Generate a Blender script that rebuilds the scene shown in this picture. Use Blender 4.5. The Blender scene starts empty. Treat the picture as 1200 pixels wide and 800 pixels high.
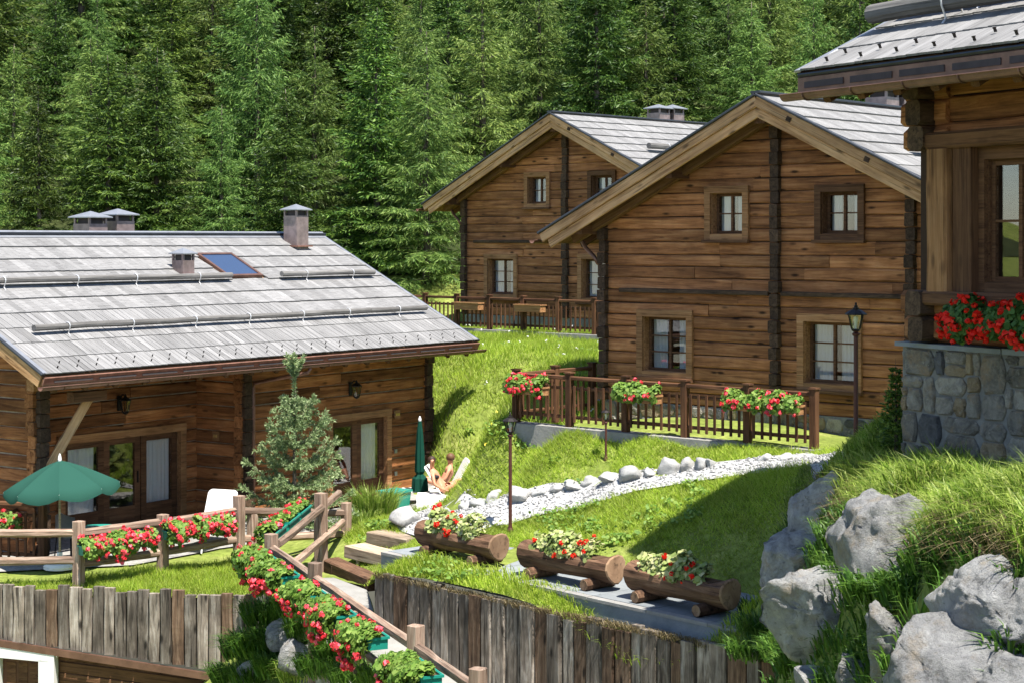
import bpy, math, random
import numpy as np
from mathutils import Vector, Matrix, Euler, noise as mnoise
from mathutils.geometry import delaunay_2d_cdt

# ------------------------------------------------------------------ camera, sky, sun, exposure
scene = bpy.context.scene
COL = scene.collection
F = 2100.0                                   # focal length in photo pixels (63 mm)
cam_data = bpy.data.cameras.new("camera"); cam_data.sensor_width = 36.0; cam_data.lens = 63.0
cam_data.shift_y = -0.1; cam_data.clip_end = 2000.0
cam = bpy.data.objects.new("camera", cam_data); COL.objects.link(cam)
cam.location = (0, 0, 0); cam.rotation_euler = (math.radians(90), 0, 0)
scene.camera = cam
SUN_AZ = Vector((0.52, -0.854)).normalized(); SUN_EL = math.radians(66)
SUN = Vector((SUN_AZ.x*math.cos(SUN_EL), SUN_AZ.y*math.cos(SUN_EL), math.sin(SUN_EL)))
world = bpy.data.worlds.new("World"); scene.world = world; world.use_nodes = True
wn = world.node_tree.nodes; wl = world.node_tree.links
sky = wn.new("ShaderNodeTexSky"); sky.sky_type = 'NISHITA'; sky.sun_disc = False
sky.sun_elevation = SUN_EL; sky.sun_rotation = math.atan2(SUN_AZ.x, SUN_AZ.y); sky.altitude = 1500
wn["Background"].inputs[1].default_value = 0.10
wl.new(sky.outputs[0], wn["Background"].inputs[0])
sl = bpy.data.lights.new("sun", 'SUN'); sl.energy = 5.0; sl.angle = math.radians(0.5); sl.color = (1.0, 0.95, 0.87)
so = bpy.data.objects.new("sun", sl); COL.objects.link(so); so.rotation_euler = SUN.to_track_quat('Z', 'Y').to_euler()
vs = scene.view_settings; vs.view_transform = 'Standard'; vs.look = 'None'; vs.exposure = 1.32; vs.gamma = 1.0
vs.use_curve_mapping = False
scene.render.engine = 'CYCLES'
cy = scene.cycles; cy.max_bounces = 4; cy.diffuse_bounces = 3; cy.glossy_bounces = 2; cy.transmission_bounces = 2; cy.use_adaptive_sampling = True; cy.adaptive_threshold = 0.02
cy.transparent_max_bounces = 8; cy.use_denoising = True; cy.caustics_reflective = False; cy.caustics_refractive = False

# ------------------------------------------------------------------ helpers
def P(px, py, d): return Vector(((px-600)/F*d, d, (280-py)/F*d))
def proj(x, y, z): return 600+F*x/y, 280-F*z/y
def tag(o, label=None, cat=None, group=None, kind=None):
    if label: o["label"] = label
    if cat: o["category"] = cat
    if group: o["group"] = group
    if kind: o["kind"] = kind
    return o
def thing(name, label, cat, loc=(0, 0, 0), rotz=0.0, group=None):
    o = bpy.data.objects.new(name, None); COL.objects.link(o); o.empty_display_size = 0.2
    o.location = loc; o.rotation_euler = (0, 0, rotz)
    return tag(o, label, cat, group)
def link(name, me, mat=None, parent=None, M=None):
    o = bpy.data.objects.new(name, me); COL.objects.link(o)
    if mat is not None and not me.materials: me.materials.append(mat)
    if parent is not None: o.parent = parent
    if M is not None: o.matrix_basis = M
    return o
def world_of(o):
    M = o.matrix_basis.copy()
    while o.parent is not None:
        o = o.parent; M = o.matrix_basis @ M
    return M
def emp_matrix(o):
    return Matrix.Translation(o.location) @ o.rotation_euler.to_matrix().to_4x4()
def frame(origin, ux, uz=None):
    """matrix with local X along ux and Z as close as possible to uz"""
    ux = Vector(ux).normalized(); uz = Vector(uz) if uz is not None else Vector((0, 0, 1))
    if abs(ux.dot(uz.normalized())) > 0.98: uz = Vector((0, 1, 0))
    uy = uz.cross(ux).normalized(); uz = ux.cross(uy)
    M = Matrix((ux, uy, uz)).transposed().to_4x4(); M.translation = Vector(origin)
    return M
def np_mesh(name, V, Fs, smooth=False):
    V = np.asarray(V, dtype=np.float32).reshape(-1, 3); Fs = np.asarray(Fs, dtype=np.int32); n, k = Fs.shape
    me = bpy.data.meshes.new(name)
    me.vertices.add(len(V)); me.vertices.foreach_set("co", V.ravel())
    me.loops.add(n*k); me.loops.foreach_set("vertex_index", Fs.ravel())
    me.polygons.add(n); me.polygons.foreach_set("loop_start", np.arange(0, n*k, k, dtype=np.int32))
    if smooth: me.polygons.foreach_set("use_smooth", np.ones(n, dtype=bool))
    me.update(calc_edges=True); me.validate()
    return me
class MB:
    def __init__(s): s.v = []; s.f = []
    def add(s, V, Fc, M=None):
        b = len(s.v)
        s.v += [tuple(M @ Vector(p)) if M is not None else tuple(p) for p in V]
        s.f += [tuple(i+b for i in f) for f in Fc]; return s
    def box(s, c, d, M=None):
        x, y, z = c; a, b, h = d[0]/2, d[1]/2, d[2]/2
        V = [(x-a, y-b, z-h), (x+a, y-b, z-h), (x+a, y+b, z-h), (x-a, y+b, z-h), (x-a, y-b, z+h), (x+a, y-b, z+h), (x+a, y+b, z+h), (x-a, y+b, z+h)]
        return s.add(V, [(0, 3, 2, 1), (4, 5, 6, 7), (0, 1, 5, 4), (1, 2, 6, 5), (2, 3, 7, 6), (3, 0, 4, 7)], M)
    def bx(s, x0, x1, y0, y1, z0, z1, M=None):
        return s.box(((x0+x1)/2, (y0+y1)/2, (z0+z1)/2), (x1-x0, y1-y0, z1-z0), M)
    def prism(s, poly, off, M=None):
        n = len(poly); off = Vector(off)
        V = [Vector(p) for p in poly] + [Vector(p)+off for p in poly]
        return s.add(V, [tuple(range(n))[::-1], tuple(range(n, 2*n))] + [(i, (i+1) % n, n+(i+1) % n, n+i) for i in range(n)], M)
    def tube(s, pts, r, n=8, caps=True, M=None):
        pts = [Vector(p) for p in pts]; m = len(pts); V = []
        rs = r if isinstance(r, (list, tuple)) else [r]*m
        for i, p in enumerate(pts):
            t = (pts[min(i+1, m-1)]-pts[max(i-1, 0)]).normalized()
            a = t.cross(Vector((0, 0, 1)))
            if a.length < 0.05: a = t.cross(Vector((1, 0, 0)))
            a.normalize(); b = t.cross(a)
            V += [p+a*math.cos(2*math.pi*k/n)*rs[i]+b*math.sin(2*math.pi*k/n)*rs[i] for k in range(n)]
        Fc = [(i*n+k, i*n+(k+1) % n, (i+1)*n+(k+1) % n, (i+1)*n+k) for i in range(m-1) for k in range(n)]
        if caps: Fc += [tuple(range(n))[::-1], tuple(range((m-1)*n, m*n))]
        return s.add(V, Fc, M)
    def lathe(s, prof, n=16, M=None, c=(0, 0, 0)):
        V = [(c[0]+r*math.cos(2*math.pi*k/n), c[1]+r*math.sin(2*math.pi*k/n), c[2]+z) for r, z in prof for k in range(n)]
        m = len(prof)
        Fc = [(i*n+k, i*n+(k+1) % n, (i+1)*n+(k+1) % n, (i+1)*n+k) for i in range(m-1) for k in range(n)]
        Fc += [tuple(range(n))[::-1], tuple(range((m-1)*n, m*n))]
        return s.add(V, Fc, M)
    def mesh(s, name, smooth=False):
        me = bpy.data.meshes.new(name); me.from_pydata(s.v, [], s.f)
        if smooth: me.polygons.foreach_set("use_smooth", np.ones(len(me.polygons), dtype=bool))
        me.update(); return me
    def build(s, name, mat, parent=None, M=None, smooth=False):
        return link(name, s.mesh(name, smooth), mat, parent, M)
def beam_mesh(name, L, w, h, ch=0.01, seg=1, jit=0.0, rng=random, sh0=0.0, sh1=0.0, taper=1.0, warp=0.0):
    """chamfered squared timber along local X, centred; ends may be sheared along z"""
    a, b = w/2, h/2; c = min(ch, a*0.8, b*0.8)
    sec = [(-a+c, -b), (a-c, -b), (a, -b+c), (a, b-c), (a-c, b), (-a+c, b), (-a, b-c), (-a, -b+c)]
    V = []; m = seg+1
    ph = rng.random()*6.3
    for i in range(m):
        t = i/seg; x = -L/2+L*t; k = 1+(taper-1)*t
        sh = sh0*(1-t)+sh1*t if seg == 1 or i in (0, seg) else 0.0
        wy = warp*math.sin(ph+t*5); wz = warp*math.cos(ph*1.7+t*4)*0.6
        for (y, z) in sec:
            V.append((x+sh*z, y*k+wy+rng.uniform(-jit, jit), z*k+wz+rng.uniform(-jit, jit)))
    Fc = [(i*8+k, i*8+(k+1) % 8, (i+1)*8+(k+1) % 8, (i+1)*8+k) for i in range(seg) for k in range(8)]
    Fc = [f[::-1] for f in Fc] + [tuple(range(8)), tuple(range(seg*8, m*8))[::-1]]
    Fc = [f[::-1] for f in Fc]
    me = bpy.data.meshes.new(name); me.from_pydata(V, [], Fc); me.update(); return me
def beam(name, mat, parent, p0, p1, w, h, up=(0, 0, 1), ch=0.012, seg=1, jit=0.0, rng=random, **kw):
    p0 = Vector(p0); p1 = Vector(p1); d = p1-p0
    me = beam_mesh(name, d.length, w, h, ch, seg, jit, rng, **kw)
    return link(name, me, mat, parent, frame((p0+p1)/2, d, up))
def ordinal(i):
    return ["first", "second", "third", "fourth", "fifth", "sixth", "seventh", "eighth", "ninth", "tenth", "eleventh", "twelfth", "thirteenth", "fourteenth",
            "fifteenth", "sixteenth", "seventeenth", "eighteenth", "nineteenth", "twentieth", "twenty-first", "twenty-second", "twenty-third", "twenty-fourth",
            "twenty-fifth", "twenty-sixth", "twenty-seventh", "twenty-eighth", "twenty-ninth", "thirtieth", "thirty-first", "thirty-second", "thirty-third",
            "thirty-fourth", "thirty-fifth", "thirty-sixth", "thirty-seventh", "thirty-eighth", "thirty-ninth", "fortieth"][i]

# ------------------------------------------------------------------ materials
def new_mat(name):
    m = bpy.data.materials.new(name); m.use_nodes = True
    nt = m.node_tree; return m, nt, nt.nodes, nt.links, nt.nodes["Principled BSDF"]
def ramp(N, cols, pos=None):
    r = N.new("ShaderNodeValToRGB"); e = r.color_ramp.elements
    n = len(cols); pos = pos or [i/(n-1) for i in range(n)]
    while len(e) < n: e.new(0.5)
    for i in range(n): e[i].position = pos[i]; e[i].color = (*cols[i], 1)
    return r
def noise(N, L, vec, scale, detail=4, rough=0.6, dist=0.0):
    n = N.new("ShaderNodeTexNoise"); n.inputs["Scale"].default_value = scale; n.inputs["Detail"].default_value = detail
    n.inputs["Roughness"].default_value = rough; n.inputs["Distortion"].default_value = dist
    if vec is not None: L.new(vec, n.inputs["Vector"])
    return n
def mapping(N, L, vec, sc):
    m = N.new("ShaderNodeMapping"); m.inputs["Scale"].default_value = sc; L.new(vec, m.inputs["Vector"]); return m.outputs[0]
def mixc(N, L, a, b, fac=1.0, mode='MULTIPLY'):
    m = N.new("ShaderNodeMix"); m.data_type = 'RGBA'; m.blend_type = mode
    for sock, v in ((m.inputs[0], fac), (m.inputs[6], a), (m.inputs[7], b)):
        if hasattr(v, "default_value") or hasattr(v, "is_output"): L.new(v, sock)
        else: sock.default_value = v if not isinstance(v, tuple) else (*v, 1)
    return m.outputs[2]
def rnd_value(N, L):
    oi = N.new("ShaderNodeObjectInfo"); ge = N.new("ShaderNodeNewGeometry")
    a = N.new("ShaderNodeMath"); a.operation = 'ADD'; L.new(oi.outputs["Random"], a.inputs[0]); L.new(ge.outputs["Random Per Island"], a.inputs[1])
    f = N.new("ShaderNodeMath"); f.operation = 'FRACT'; L.new(a.outputs[0], f.inputs[0]); return f.outputs[0]
def maprange(N, L, v, a, b, lo=0.0, hi=1.0):
    m = N.new("ShaderNodeMapRange"); L.new(v, m.inputs[0]); m.inputs[1].default_value = lo; m.inputs[2].default_value = hi
    m.inputs[3].default_value = a; m.inputs[4].default_value = b; return m.outputs[0]
def wood(name, cols, grain=(1.1, 13, 13), var=(0.7, 1.25), knots=0.5, stain=(0.7, 1.1), rough=0.85, bump=0.4, spec=0.2, stain_scale=1.3, crack=0.55):
    m, nt, N, L, B = new_mat(name)
    tc = N.new("ShaderNodeTexCoord"); r = rnd_value(N, L)
    cx = N.new("ShaderNodeCombineXYZ"); s1 = N.new("ShaderNodeMath"); s1.operation = 'MULTIPLY'; s1.inputs[1].default_value = 41.0; L.new(r, s1.inputs[0])
    for i in range(3): L.new(s1.outputs[0], cx.inputs[i])
    va = N.new("ShaderNodeVectorMath"); va.operation = 'ADD'; L.new(tc.outputs["Object"], va.inputs[0]); L.new(cx.outputs[0], va.inputs[1])
    n1 = noise(N, L, mapping(N, L, va.outputs[0], grain), 1.0, 6, 0.68, 0.7)
    col = ramp(N, cols, [0.28+0.44*i/(len(cols)-1) for i in range(len(cols))]); L.new(n1.outputs[0], col.inputs[0])
    n2 = noise(N, L, va.outputs[0], stain_scale, 4, 0.6); st = maprange(N, L, n2.outputs[0], stain[0], stain[1], 0.3, 0.7)
    c = mixc(N, L, col.outputs[0], st)
    if knots > 0:
        vo = N.new("ShaderNodeTexVoronoi"); L.new(mapping(N, L, va.outputs[0], (1.6, 5.0, 5.0)), vo.inputs["Vector"]); vo.inputs["Scale"].default_value = 1.0
        k = maprange(N, L, vo.outputs["Distance"], 1-knots, 1.0, 0.08, 0.2); c = mixc(N, L, c, k)
    if crack > 0:
        n3 = noise(N, L, mapping(N, L, va.outputs[0], (grain[0]*0.8, grain[1]*2.4, grain[2]*2.4)), 1.0, 3, 0.6, 0.3); c = mixc(N, L, c, maprange(N, L, n3.outputs[0], 1-crack, 1.0, 0.33, 0.43))
    c = mixc(N, L, c, maprange(N, L, r, var[0], var[1]))
    L.new(c, B.inputs["Base Color"]); B.inputs["Roughness"].default_value = rough; B.inputs["Specular IOR Level"].default_value = spec
    bp = N.new("ShaderNodeBump"); bp.inputs["Strength"].default_value = bump; bp.inputs["Distance"].default_value = 0.02
    L.new(n1.outputs[0], bp.inputs["Height"]); L.new(bp.outputs[0], B.inputs["Normal"])
    return m
def plain(name, col, rough=0.6, metal=0.0, noise_amt=0.15, scale=6.0, spec=0.3, bump=0.0, var=None):
    m, nt, N, L, B = new_mat(name); tc = N.new("ShaderNodeTexCoord")
    n = noise(N, L, tc.outputs["Object"], scale, 5, 0.65)
    c = mixc(N, L, tuple(col), maprange(N, L, n.outputs[0], 1-noise_amt, 1+noise_amt, 0.3, 0.7))
    if var: c = mixc(N, L, c, maprange(N, L, rnd_value(N, L), var[0], var[1]))
    L.new(c, B.inputs["Base Color"]); B.inputs["Roughness"].default_value = rough; B.inputs["Metallic"].default_value = metal
    B.inputs["Specular IOR Level"].default_value = spec
    if bump:
        bp = N.new("ShaderNodeBump"); bp.inputs["Strength"].default_value = bump; bp.inputs["Distance"].default_value = 0.02
        L.new(n.outputs[0], bp.inputs["Height"]); L.new(bp.outputs[0], B.inputs["Normal"])
    return m
def leaf(name, cols, transl=0.35, rough=0.55, spec=0.3, objvar=None, pos_scale=0.0):
    m, nt, N, L, B = new_mat(name)
    ge = N.new("ShaderNodeNewGeometry"); r = ramp(N, cols); L.new(ge.outputs["Random Per Island"], r.inputs[0]); c = r.outputs[0]
    if pos_scale:
        n = noise(N, L, ge.outputs["Position"], pos_scale, 3, 0.6); c = mixc(N, L, c, maprange(N, L, n.outputs[0], 0.68, 1.3, 0.3, 0.7))
    if objvar:
        oi = N.new("ShaderNodeObjectInfo"); hs = N.new("ShaderNodeHueSaturation")
        L.new(maprange(N, L, oi.outputs["Random"], objvar[0], objvar[1]), hs.inputs["Value"])
        f = N.new("ShaderNodeMath"); f.operation = 'MULTIPLY'; f.inputs[1].default_value = 7.31; L.new(oi.outputs["Random"], f.inputs[0])
        f2 = N.new("ShaderNodeMath"); f2.operation = 'FRACT'; L.new(f.outputs[0], f2.inputs[0])
        L.new(maprange(N, L, f2.outputs[0], 0.485, 0.52), hs.inputs["Hue"]); L.new(c, hs.inputs["Color"]); c = hs.outputs[0]
    L.new(c, B.inputs["Base Color"]); B.inputs["Roughness"].default_value = rough; B.inputs["Specular IOR Level"].default_value = spec
    t = N.new("ShaderNodeBsdfTranslucent"); L.new(c, t.inputs["Color"]); mx = N.new("ShaderNodeMixShader"); mx.inputs[0].default_value = transl
    L.new(B.outputs[0], mx.inputs[1]); L.new(t.outputs[0], mx.inputs[2]); L.new(mx.outputs[0], N["Material Output"].inputs["Surface"])
    return m
def rock_mat(name, cols, scale=2.2, bump=0.7, var=(0.8, 1.15), rust=None, lichen=None):
    m, nt, N, L, B = new_mat(name); tc = N.new("ShaderNodeTexCoord"); r = rnd_value(N, L)
    cx = N.new("ShaderNodeCombineXYZ"); s1 = N.new("ShaderNodeMath"); s1.operation = 'MULTIPLY'; s1.inputs[1].default_value = 31.0; L.new(r, s1.inputs[0])
    for i in range(3): L.new(s1.outputs[0], cx.inputs[i])
    va = N.new("ShaderNodeVectorMath"); va.operation = 'ADD'; L.new(tc.outputs["Object"], va.inputs[0]); L.new(cx.outputs[0], va.inputs[1])
    n1 = noise(N, L, va.outputs[0], scale, 8, 0.7, 0.4); rp = ramp(N, cols, [0.3+0.4*i/(len(cols)-1) for i in range(len(cols))]); L.new(n1.outputs[0], rp.inputs[0])
    c = mixc(N, L, rp.outputs[0], maprange(N, L, r, var[0], var[1]))
    if rust:
        n3 = noise(N, L, va.outputs[0], scale*0.6, 5, 0.7); c = mixc(N, L, c, rust, maprange(N, L, n3.outputs[0], 0.0, 0.75, 0.52, 0.68), 'MIX')
    if lichen:
        n4 = noise(N, L, va.outputs[0], scale*3.1, 4, 0.7); c = mixc(N, L, c, lichen, maprange(N, L, n4.outputs[0], 0.0, 0.7, 0.6, 0.68), 'MIX')
    L.new(c, B.inputs["Base Color"]); B.inputs["Roughness"].default_value = 0.9; B.inputs["Specular IOR Level"].default_value = 0.2
    n2 = noise(N, L, va.outputs[0], scale*4, 8, 0.75); bp = N.new("ShaderNodeBump"); bp.inputs["Strength"].default_value = bump; bp.inputs["Distance"].default_value = 0.05
    L.new(n2.outputs[0], bp.inputs["Height"]); L.new(bp.outputs[0], B.inputs["Normal"])
    return m
def ground_mat(name, cols, scale, fine, bump=0.5):
    m, nt, N, L, B = new_mat(name); ge = N.new("ShaderNodeNewGeometry")
    n1 = noise(N, L, ge.outputs["Position"], scale, 6, 0.65); rp = ramp(N, cols, [0.3+0.4*i/(len(cols)-1) for i in range(len(cols))]); L.new(n1.outputs[0], rp.inputs[0])
    n2 = noise(N, L, ge.outputs["Position"], fine, 5, 0.7); c = mixc(N, L, rp.outputs[0], maprange(N, L, n2.outputs[0], 0.55, 1.35, 0.3, 0.7))
    L.new(c, B.inputs["Base Color"]); B.inputs["Roughness"].default_value = 0.95; B.inputs["Specular IOR Level"].default_value = 0.1
    bp = N.new("ShaderNodeBump"); bp.inputs["Strength"].default_value = bump; bp.inputs["Distance"].default_value = 0.03
    L.new(n2.outputs[0], bp.inputs["Height"]); L.new(bp.outputs[0], B.inputs["Normal"]); return m
def glass_mat(name, tint=(1, 1, 1), base=0.06):
    m, nt, N, L, B = new_mat(name); N.remove(B)
    g = N.new("ShaderNodeBsdfGlossy"); g.inputs["Roughness"].default_value = 0.01
    t = N.new("ShaderNodeBsdfTransparent"); t.inputs["Color"].default_value = (*tint, 1)
    fr = N.new("ShaderNodeFresnel"); gb = N.new("ShaderNodeNewGeometry"); L.new(maprange(N, L, gb.outputs["Backfacing"], 1.5, 1/1.5), fr.inputs["IOR"])
    a = maprange(N, L, fr.outputs[0], base, 1.0, 0.0, 1.0)
    mx = N.new("ShaderNodeMixShader"); L.new(a, mx.inputs[0]); L.new(t.outputs[0], mx.inputs[1]); L.new(g.outputs[0], mx.inputs[2])
    L.new(mx.outputs[0], N["Material Output"].inputs["Surface"]); return m

M_LOG = wood("brown_hewn_log", [(0.115, 0.044, 0.017), (0.37, 0.155, 0.06), (0.56, 0.28, 0.125)], grain=(0.8, 11, 11), knots=0.85, var=(0.62, 1.25), stain=(0.62, 1.12), bump=0.7, crack=0.3)
M_LOG_A = wood("red_brown_hewn_log", [(0.11, 0.036, 0.013), (0.33, 0.13, 0.046), (0.50, 0.235, 0.10)], grain=(0.9, 10, 10), knots=0.7, var=(0.6, 1.3), stain=(0.6, 1.12), bump=0.7, crack=0.4)
M_CORE = plain("dark_wall_core", (0.045, 0.026, 0.016), 0.95)
M_CHINK = plain("pale_chinking", (0.34, 0.27, 0.20), 0.95, noise_amt=0.4, scale=3)
M_END = wood("dark_log_end", [(0.028, 0.018, 0.012), (0.075, 0.046, 0.028), (0.13, 0.08, 0.05)], grain=(4, 14, 14), knots=0.3)
M_TRIM = wood("brown_trim_board", [(0.16, 0.07, 0.028), (0.35, 0.175, 0.075), (0.46, 0.26, 0.125)], grain=(0.9, 18, 18), knots=0.45, var=(0.85, 1.15))
M_DTRIM = wood("dark_trim_board", [(0.06, 0.028, 0.014), (0.13, 0.062, 0.03), (0.19, 0.10, 0.05)], grain=(0.9, 18, 18), knots=0.3, var=(0.85, 1.15))
M_VERGE = wood("honey_verge_board", [(0.24, 0.115, 0.048), (0.52, 0.30, 0.145), (0.64, 0.42, 0.23)], grain=(0.7, 12, 12), knots=0.65, var=(0.85, 1.15))
M_FENCE = wood("dark_brown_fence_wood", [(0.045, 0.02, 0.010), (0.105, 0.048, 0.023), (0.17, 0.085, 0.042)], grain=(1, 18, 18), knots=0.2)
M_PLANK = wood("weathered_sleeper_plank", [(0.05, 0.039, 0.03), (0.20, 0.165, 0.132), (0.42, 0.38, 0.33)], grain=(1.2, 11, 11), knots=0.85, crack=0.75, var=(0.5, 1.3), stain=(0.5, 1.15), bump=0.8, stain_scale=2.2)
M_PLANK2 = wood("brown_sleeper_plank", [(0.035, 0.02, 0.012), (0.13, 0.08, 0.05), (0.27, 0.19, 0.13)], grain=(1.2, 11, 11), knots=0.85, crack=0.75, var=(0.6, 1.25), stain=(0.5, 1.15), bump=0.8, stain_scale=2.2)
M_RAIL = wood("weathered_rail_wood", [(0.12, 0.075, 0.052), (0.27, 0.185, 0.135), (0.40, 0.32, 0.25)], grain=(1.1, 14, 14), knots=0.5, bump=0.6)
M_STEP = wood("step_timber", [(0.22, 0.16, 0.11), (0.40, 0.31, 0.22), (0.50, 0.42, 0.32)], grain=(1.1, 14, 14), knots=0.4)
M_BARK = wood("stripped_log_bark", [(0.045, 0.024, 0.015), (0.12, 0.064, 0.037), (0.21, 0.125, 0.075)], grain=(1.3, 9, 9), knots=0.6, bump=0.8)
M_CUT = wood("cut_log_end", [(0.13, 0.075, 0.043), (0.24, 0.15, 0.09), (0.32, 0.22, 0.14)], grain=(14, 3, 3), knots=0.3)
M_SHIN = wood("silver_grey_shingle", [(0.12, 0.117, 0.115), (0.20, 0.197, 0.195), (0.275, 0.272, 0.27)], grain=(1.0, 40, 40), knots=0.3, var=(0.82, 1.13), stain=(0.8, 1.1), bump=0.3, crack=0.35, stain_scale=0.9)
M_RUSTY = wood("rust_stained_shingle", [(0.13, 0.10, 0.08), (0.20, 0.16, 0.13), (0.26, 0.22, 0.19)], grain=(1.0, 26, 26), knots=0.1, var=(0.9, 1.1), stain=(0.85, 1.08), bump=0.3)
M_SLOG = wood("grey_snow_log", [(0.09, 0.086, 0.082), (0.16, 0.154, 0.147), (0.22, 0.212, 0.205)], grain=(0.8, 18, 18), knots=0.3)
M_SOFFIT = wood("soffit_board", [(0.11, 0.052, 0.023), (0.21, 0.11, 0.05), (0.30, 0.17, 0.085)], grain=(0.8, 14, 14), knots=0.4)
M_COPPER = plain("weathered_copper", (0.27, 0.135, 0.095), 0.5, 0.35, 0.35, 5, 0.4)
M_COPDK = plain("brown_copper_gutter", (0.16, 0.085, 0.06), 0.42, 0.5, 0.3, 4, 0.4)
M_VENT = plain("dark_vent_mesh", (0.06, 0.05, 0.048), 0.8)
M_ZINC = plain("grey_zinc", (0.30, 0.31, 0.33), 0.45, 0.6, 0.15, 4, 0.5)
M_TRIMMETAL = plain("dark_metal_trim", (0.055, 0.06, 0.07), 0.45, 0.6, 0.2, 4)
M_IRON = plain("black_iron", (0.022, 0.018, 0.017), 0.5, 0.4)
M_LAMP = plain("red_brown_iron_paint", (0.085, 0.032, 0.024), 0.5, 0.2)
M_GALV = plain("galvanised_strap", (0.6, 0.6, 0.6), 0.45, 0.5)
M_GLASS = glass_mat("window_glass")
M_LGLASS = glass_mat("lantern_glass", (0.9, 0.92, 0.85))
M_SKYGL = plain("skylight_glass", (0.03, 0.05, 0.10), 0.03, 0.0, 0.02, 1, 1.0)
M_CURT = leaf("white_curtain", [(0.78, 0.81, 0.80), (0.82, 0.85, 0.84)], 0.3, 0.9, 0.05)
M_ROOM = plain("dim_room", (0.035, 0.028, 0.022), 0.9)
M_STONEW = rock_mat("wall_stone", [(0.13, 0.118, 0.10), (0.32, 0.295, 0.25), (0.48, 0.445, 0.37)], 7.0, 1.3, (0.5, 1.25), rust=(0.36, 0.25, 0.14), lichen=(0.42, 0.40, 0.33))
M_STONED = rock_mat("dark_slate_stone", [(0.05, 0.05, 0.052), (0.12, 0.12, 0.122), (0.20, 0.195, 0.19)], 7.0, 1.3, (0.7, 1.3))
M_STONER = rock_mat("rusty_lichen_stone", [(0.16, 0.12, 0.075), (0.33, 0.25, 0.15), (0.42, 0.36, 0.25)], 7.0, 1.3, (0.8, 1.15), lichen=(0.40, 0.38, 0.30))
M_CHIM = plain("patinated_chimney_sheet", (0.24, 0.185, 0.175), 0.45, 0.45, 0.35, 4, 0.4)
M_WCURT = leaf("window_curtain", [(0.50, 0.56, 0.56), (0.56, 0.61, 0.61)], 0.3, 0.9, 0.05)
M_MORTAR = rock_mat("grey_mortar", [(0.17, 0.168, 0.158), (0.26, 0.256, 0.243)], 9.0, 0.7, (1, 1))
M_BOULD = rock_mat("pale_granite_boulder", [(0.10, 0.10, 0.098), (0.30, 0.30, 0.295), (0.41, 0.407, 0.395), (0.56, 0.555, 0.535)], 4.5, 1.6, (0.75, 1.1), rust=(0.34, 0.28, 0.20), lichen=(0.16, 0.155, 0.13))
M_PATHROCK = rock_mat("white_path_rock", [(0.26, 0.26, 0.253), (0.42, 0.414, 0.40)], 5.0, 0.6, (0.85, 1.1))
M_GRAVEL = rock_mat("light_grey_gravel", [(0.25, 0.25, 0.248), (0.39, 0.387, 0.38), (0.52, 0.515, 0.50)], 14.0, 0.8, (0.6, 1.25))
M_SLATE = rock_mat("blue_grey_slate", [(0.13, 0.145, 0.155), (0.18, 0.197, 0.207), (0.23, 0.245, 0.25)], 2.0, 0.3, (0.88, 1.12))
M_CONC = rock_mat("concrete", [(0.20, 0.195, 0.18), (0.28, 0.272, 0.258)], 2.5, 0.4, (1, 1))
M_WHITE = plain("white_render", (0.62, 0.61, 0.59), 0.85, 0, 0.06, 2)
M_SOIL = ground_mat("potting_soil", [(0.06, 0.035, 0.02), (0.12, 0.075, 0.045)], 9, 40)
M_LAWN = ground_mat("lawn_ground", [(0.10, 0.13, 0.028), (0.16, 0.20, 0.04), (0.23, 0.25, 0.07)], 1.2, 9)
M_DRY = ground_mat("bare_earth", [(0.16, 0.12, 0.08), (0.28, 0.23, 0.16)], 3, 20)
M_FLOOR = ground_mat("forest_floor", [(0.02, 0.03, 0.01), (0.05, 0.06, 0.02)], 0.7, 5)
M_PATIO = ground_mat("patio_paving", [(0.22, 0.215, 0.20), (0.32, 0.31, 0.29)], 2.2, 12, 0.3)
M_GRASS = leaf("lawn_grass", [(0.17, 0.27, 0.02), (0.27, 0.39, 0.035), (0.36, 0.47, 0.055), (0.42, 0.47, 0.10)], 0.5, 0.5, 0.25, pos_scale=0.9)
M_TALL = leaf("tall_meadow_grass", [(0.10, 0.19, 0.02), (0.20, 0.31, 0.04), (0.32, 0.42, 0.075), (0.44, 0.49, 0.15)], 0.5, 0.45, 0.35, pos_scale=1.5)
M_WEED = leaf("dark_leafy_weed", [(0.03, 0.085, 0.010), (0.07, 0.16, 0.02), (0.13, 0.23, 0.035)], 0.35, 0.45, 0.35)
M_DEAD = leaf("dry_grass", [(0.11, 0.08, 0.04), (0.22, 0.18, 0.09)], 0.2)
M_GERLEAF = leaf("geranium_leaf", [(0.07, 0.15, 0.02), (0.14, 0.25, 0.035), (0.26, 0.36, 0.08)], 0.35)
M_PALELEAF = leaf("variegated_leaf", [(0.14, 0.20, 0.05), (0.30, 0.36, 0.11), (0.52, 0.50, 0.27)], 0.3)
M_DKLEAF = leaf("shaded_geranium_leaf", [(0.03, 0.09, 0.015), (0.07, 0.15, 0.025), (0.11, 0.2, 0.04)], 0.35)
M_RED = leaf("coral_red_petal", [(0.74, 0.025, 0.04), (0.85, 0.07, 0.09), (0.88, 0.18, 0.24)], 0.3, 0.5, 0.2)
M_SCARLET = leaf("scarlet_petal", [(0.75, 0.012, 0.008), (0.85, 0.03, 0.012), (0.85, 0.05, 0.03)], 0.3, 0.5, 0.2)
M_SPRUCE = leaf("spruce_needles", [(0.018, 0.045, 0.008), (0.047, 0.094, 0.015), (0.09, 0.15, 0.024), (0.15, 0.22, 0.036)], 0.25, 0.5, 0.25, objvar=(0.6, 1.4))
M_LARCH = leaf("larch_needles", [(0.04, 0.085, 0.018), (0.088, 0.155, 0.032), (0.155, 0.235, 0.052), (0.225, 0.305, 0.075)], 0.35, 0.5, 0.2, objvar=(0.8, 1.25))
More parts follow.
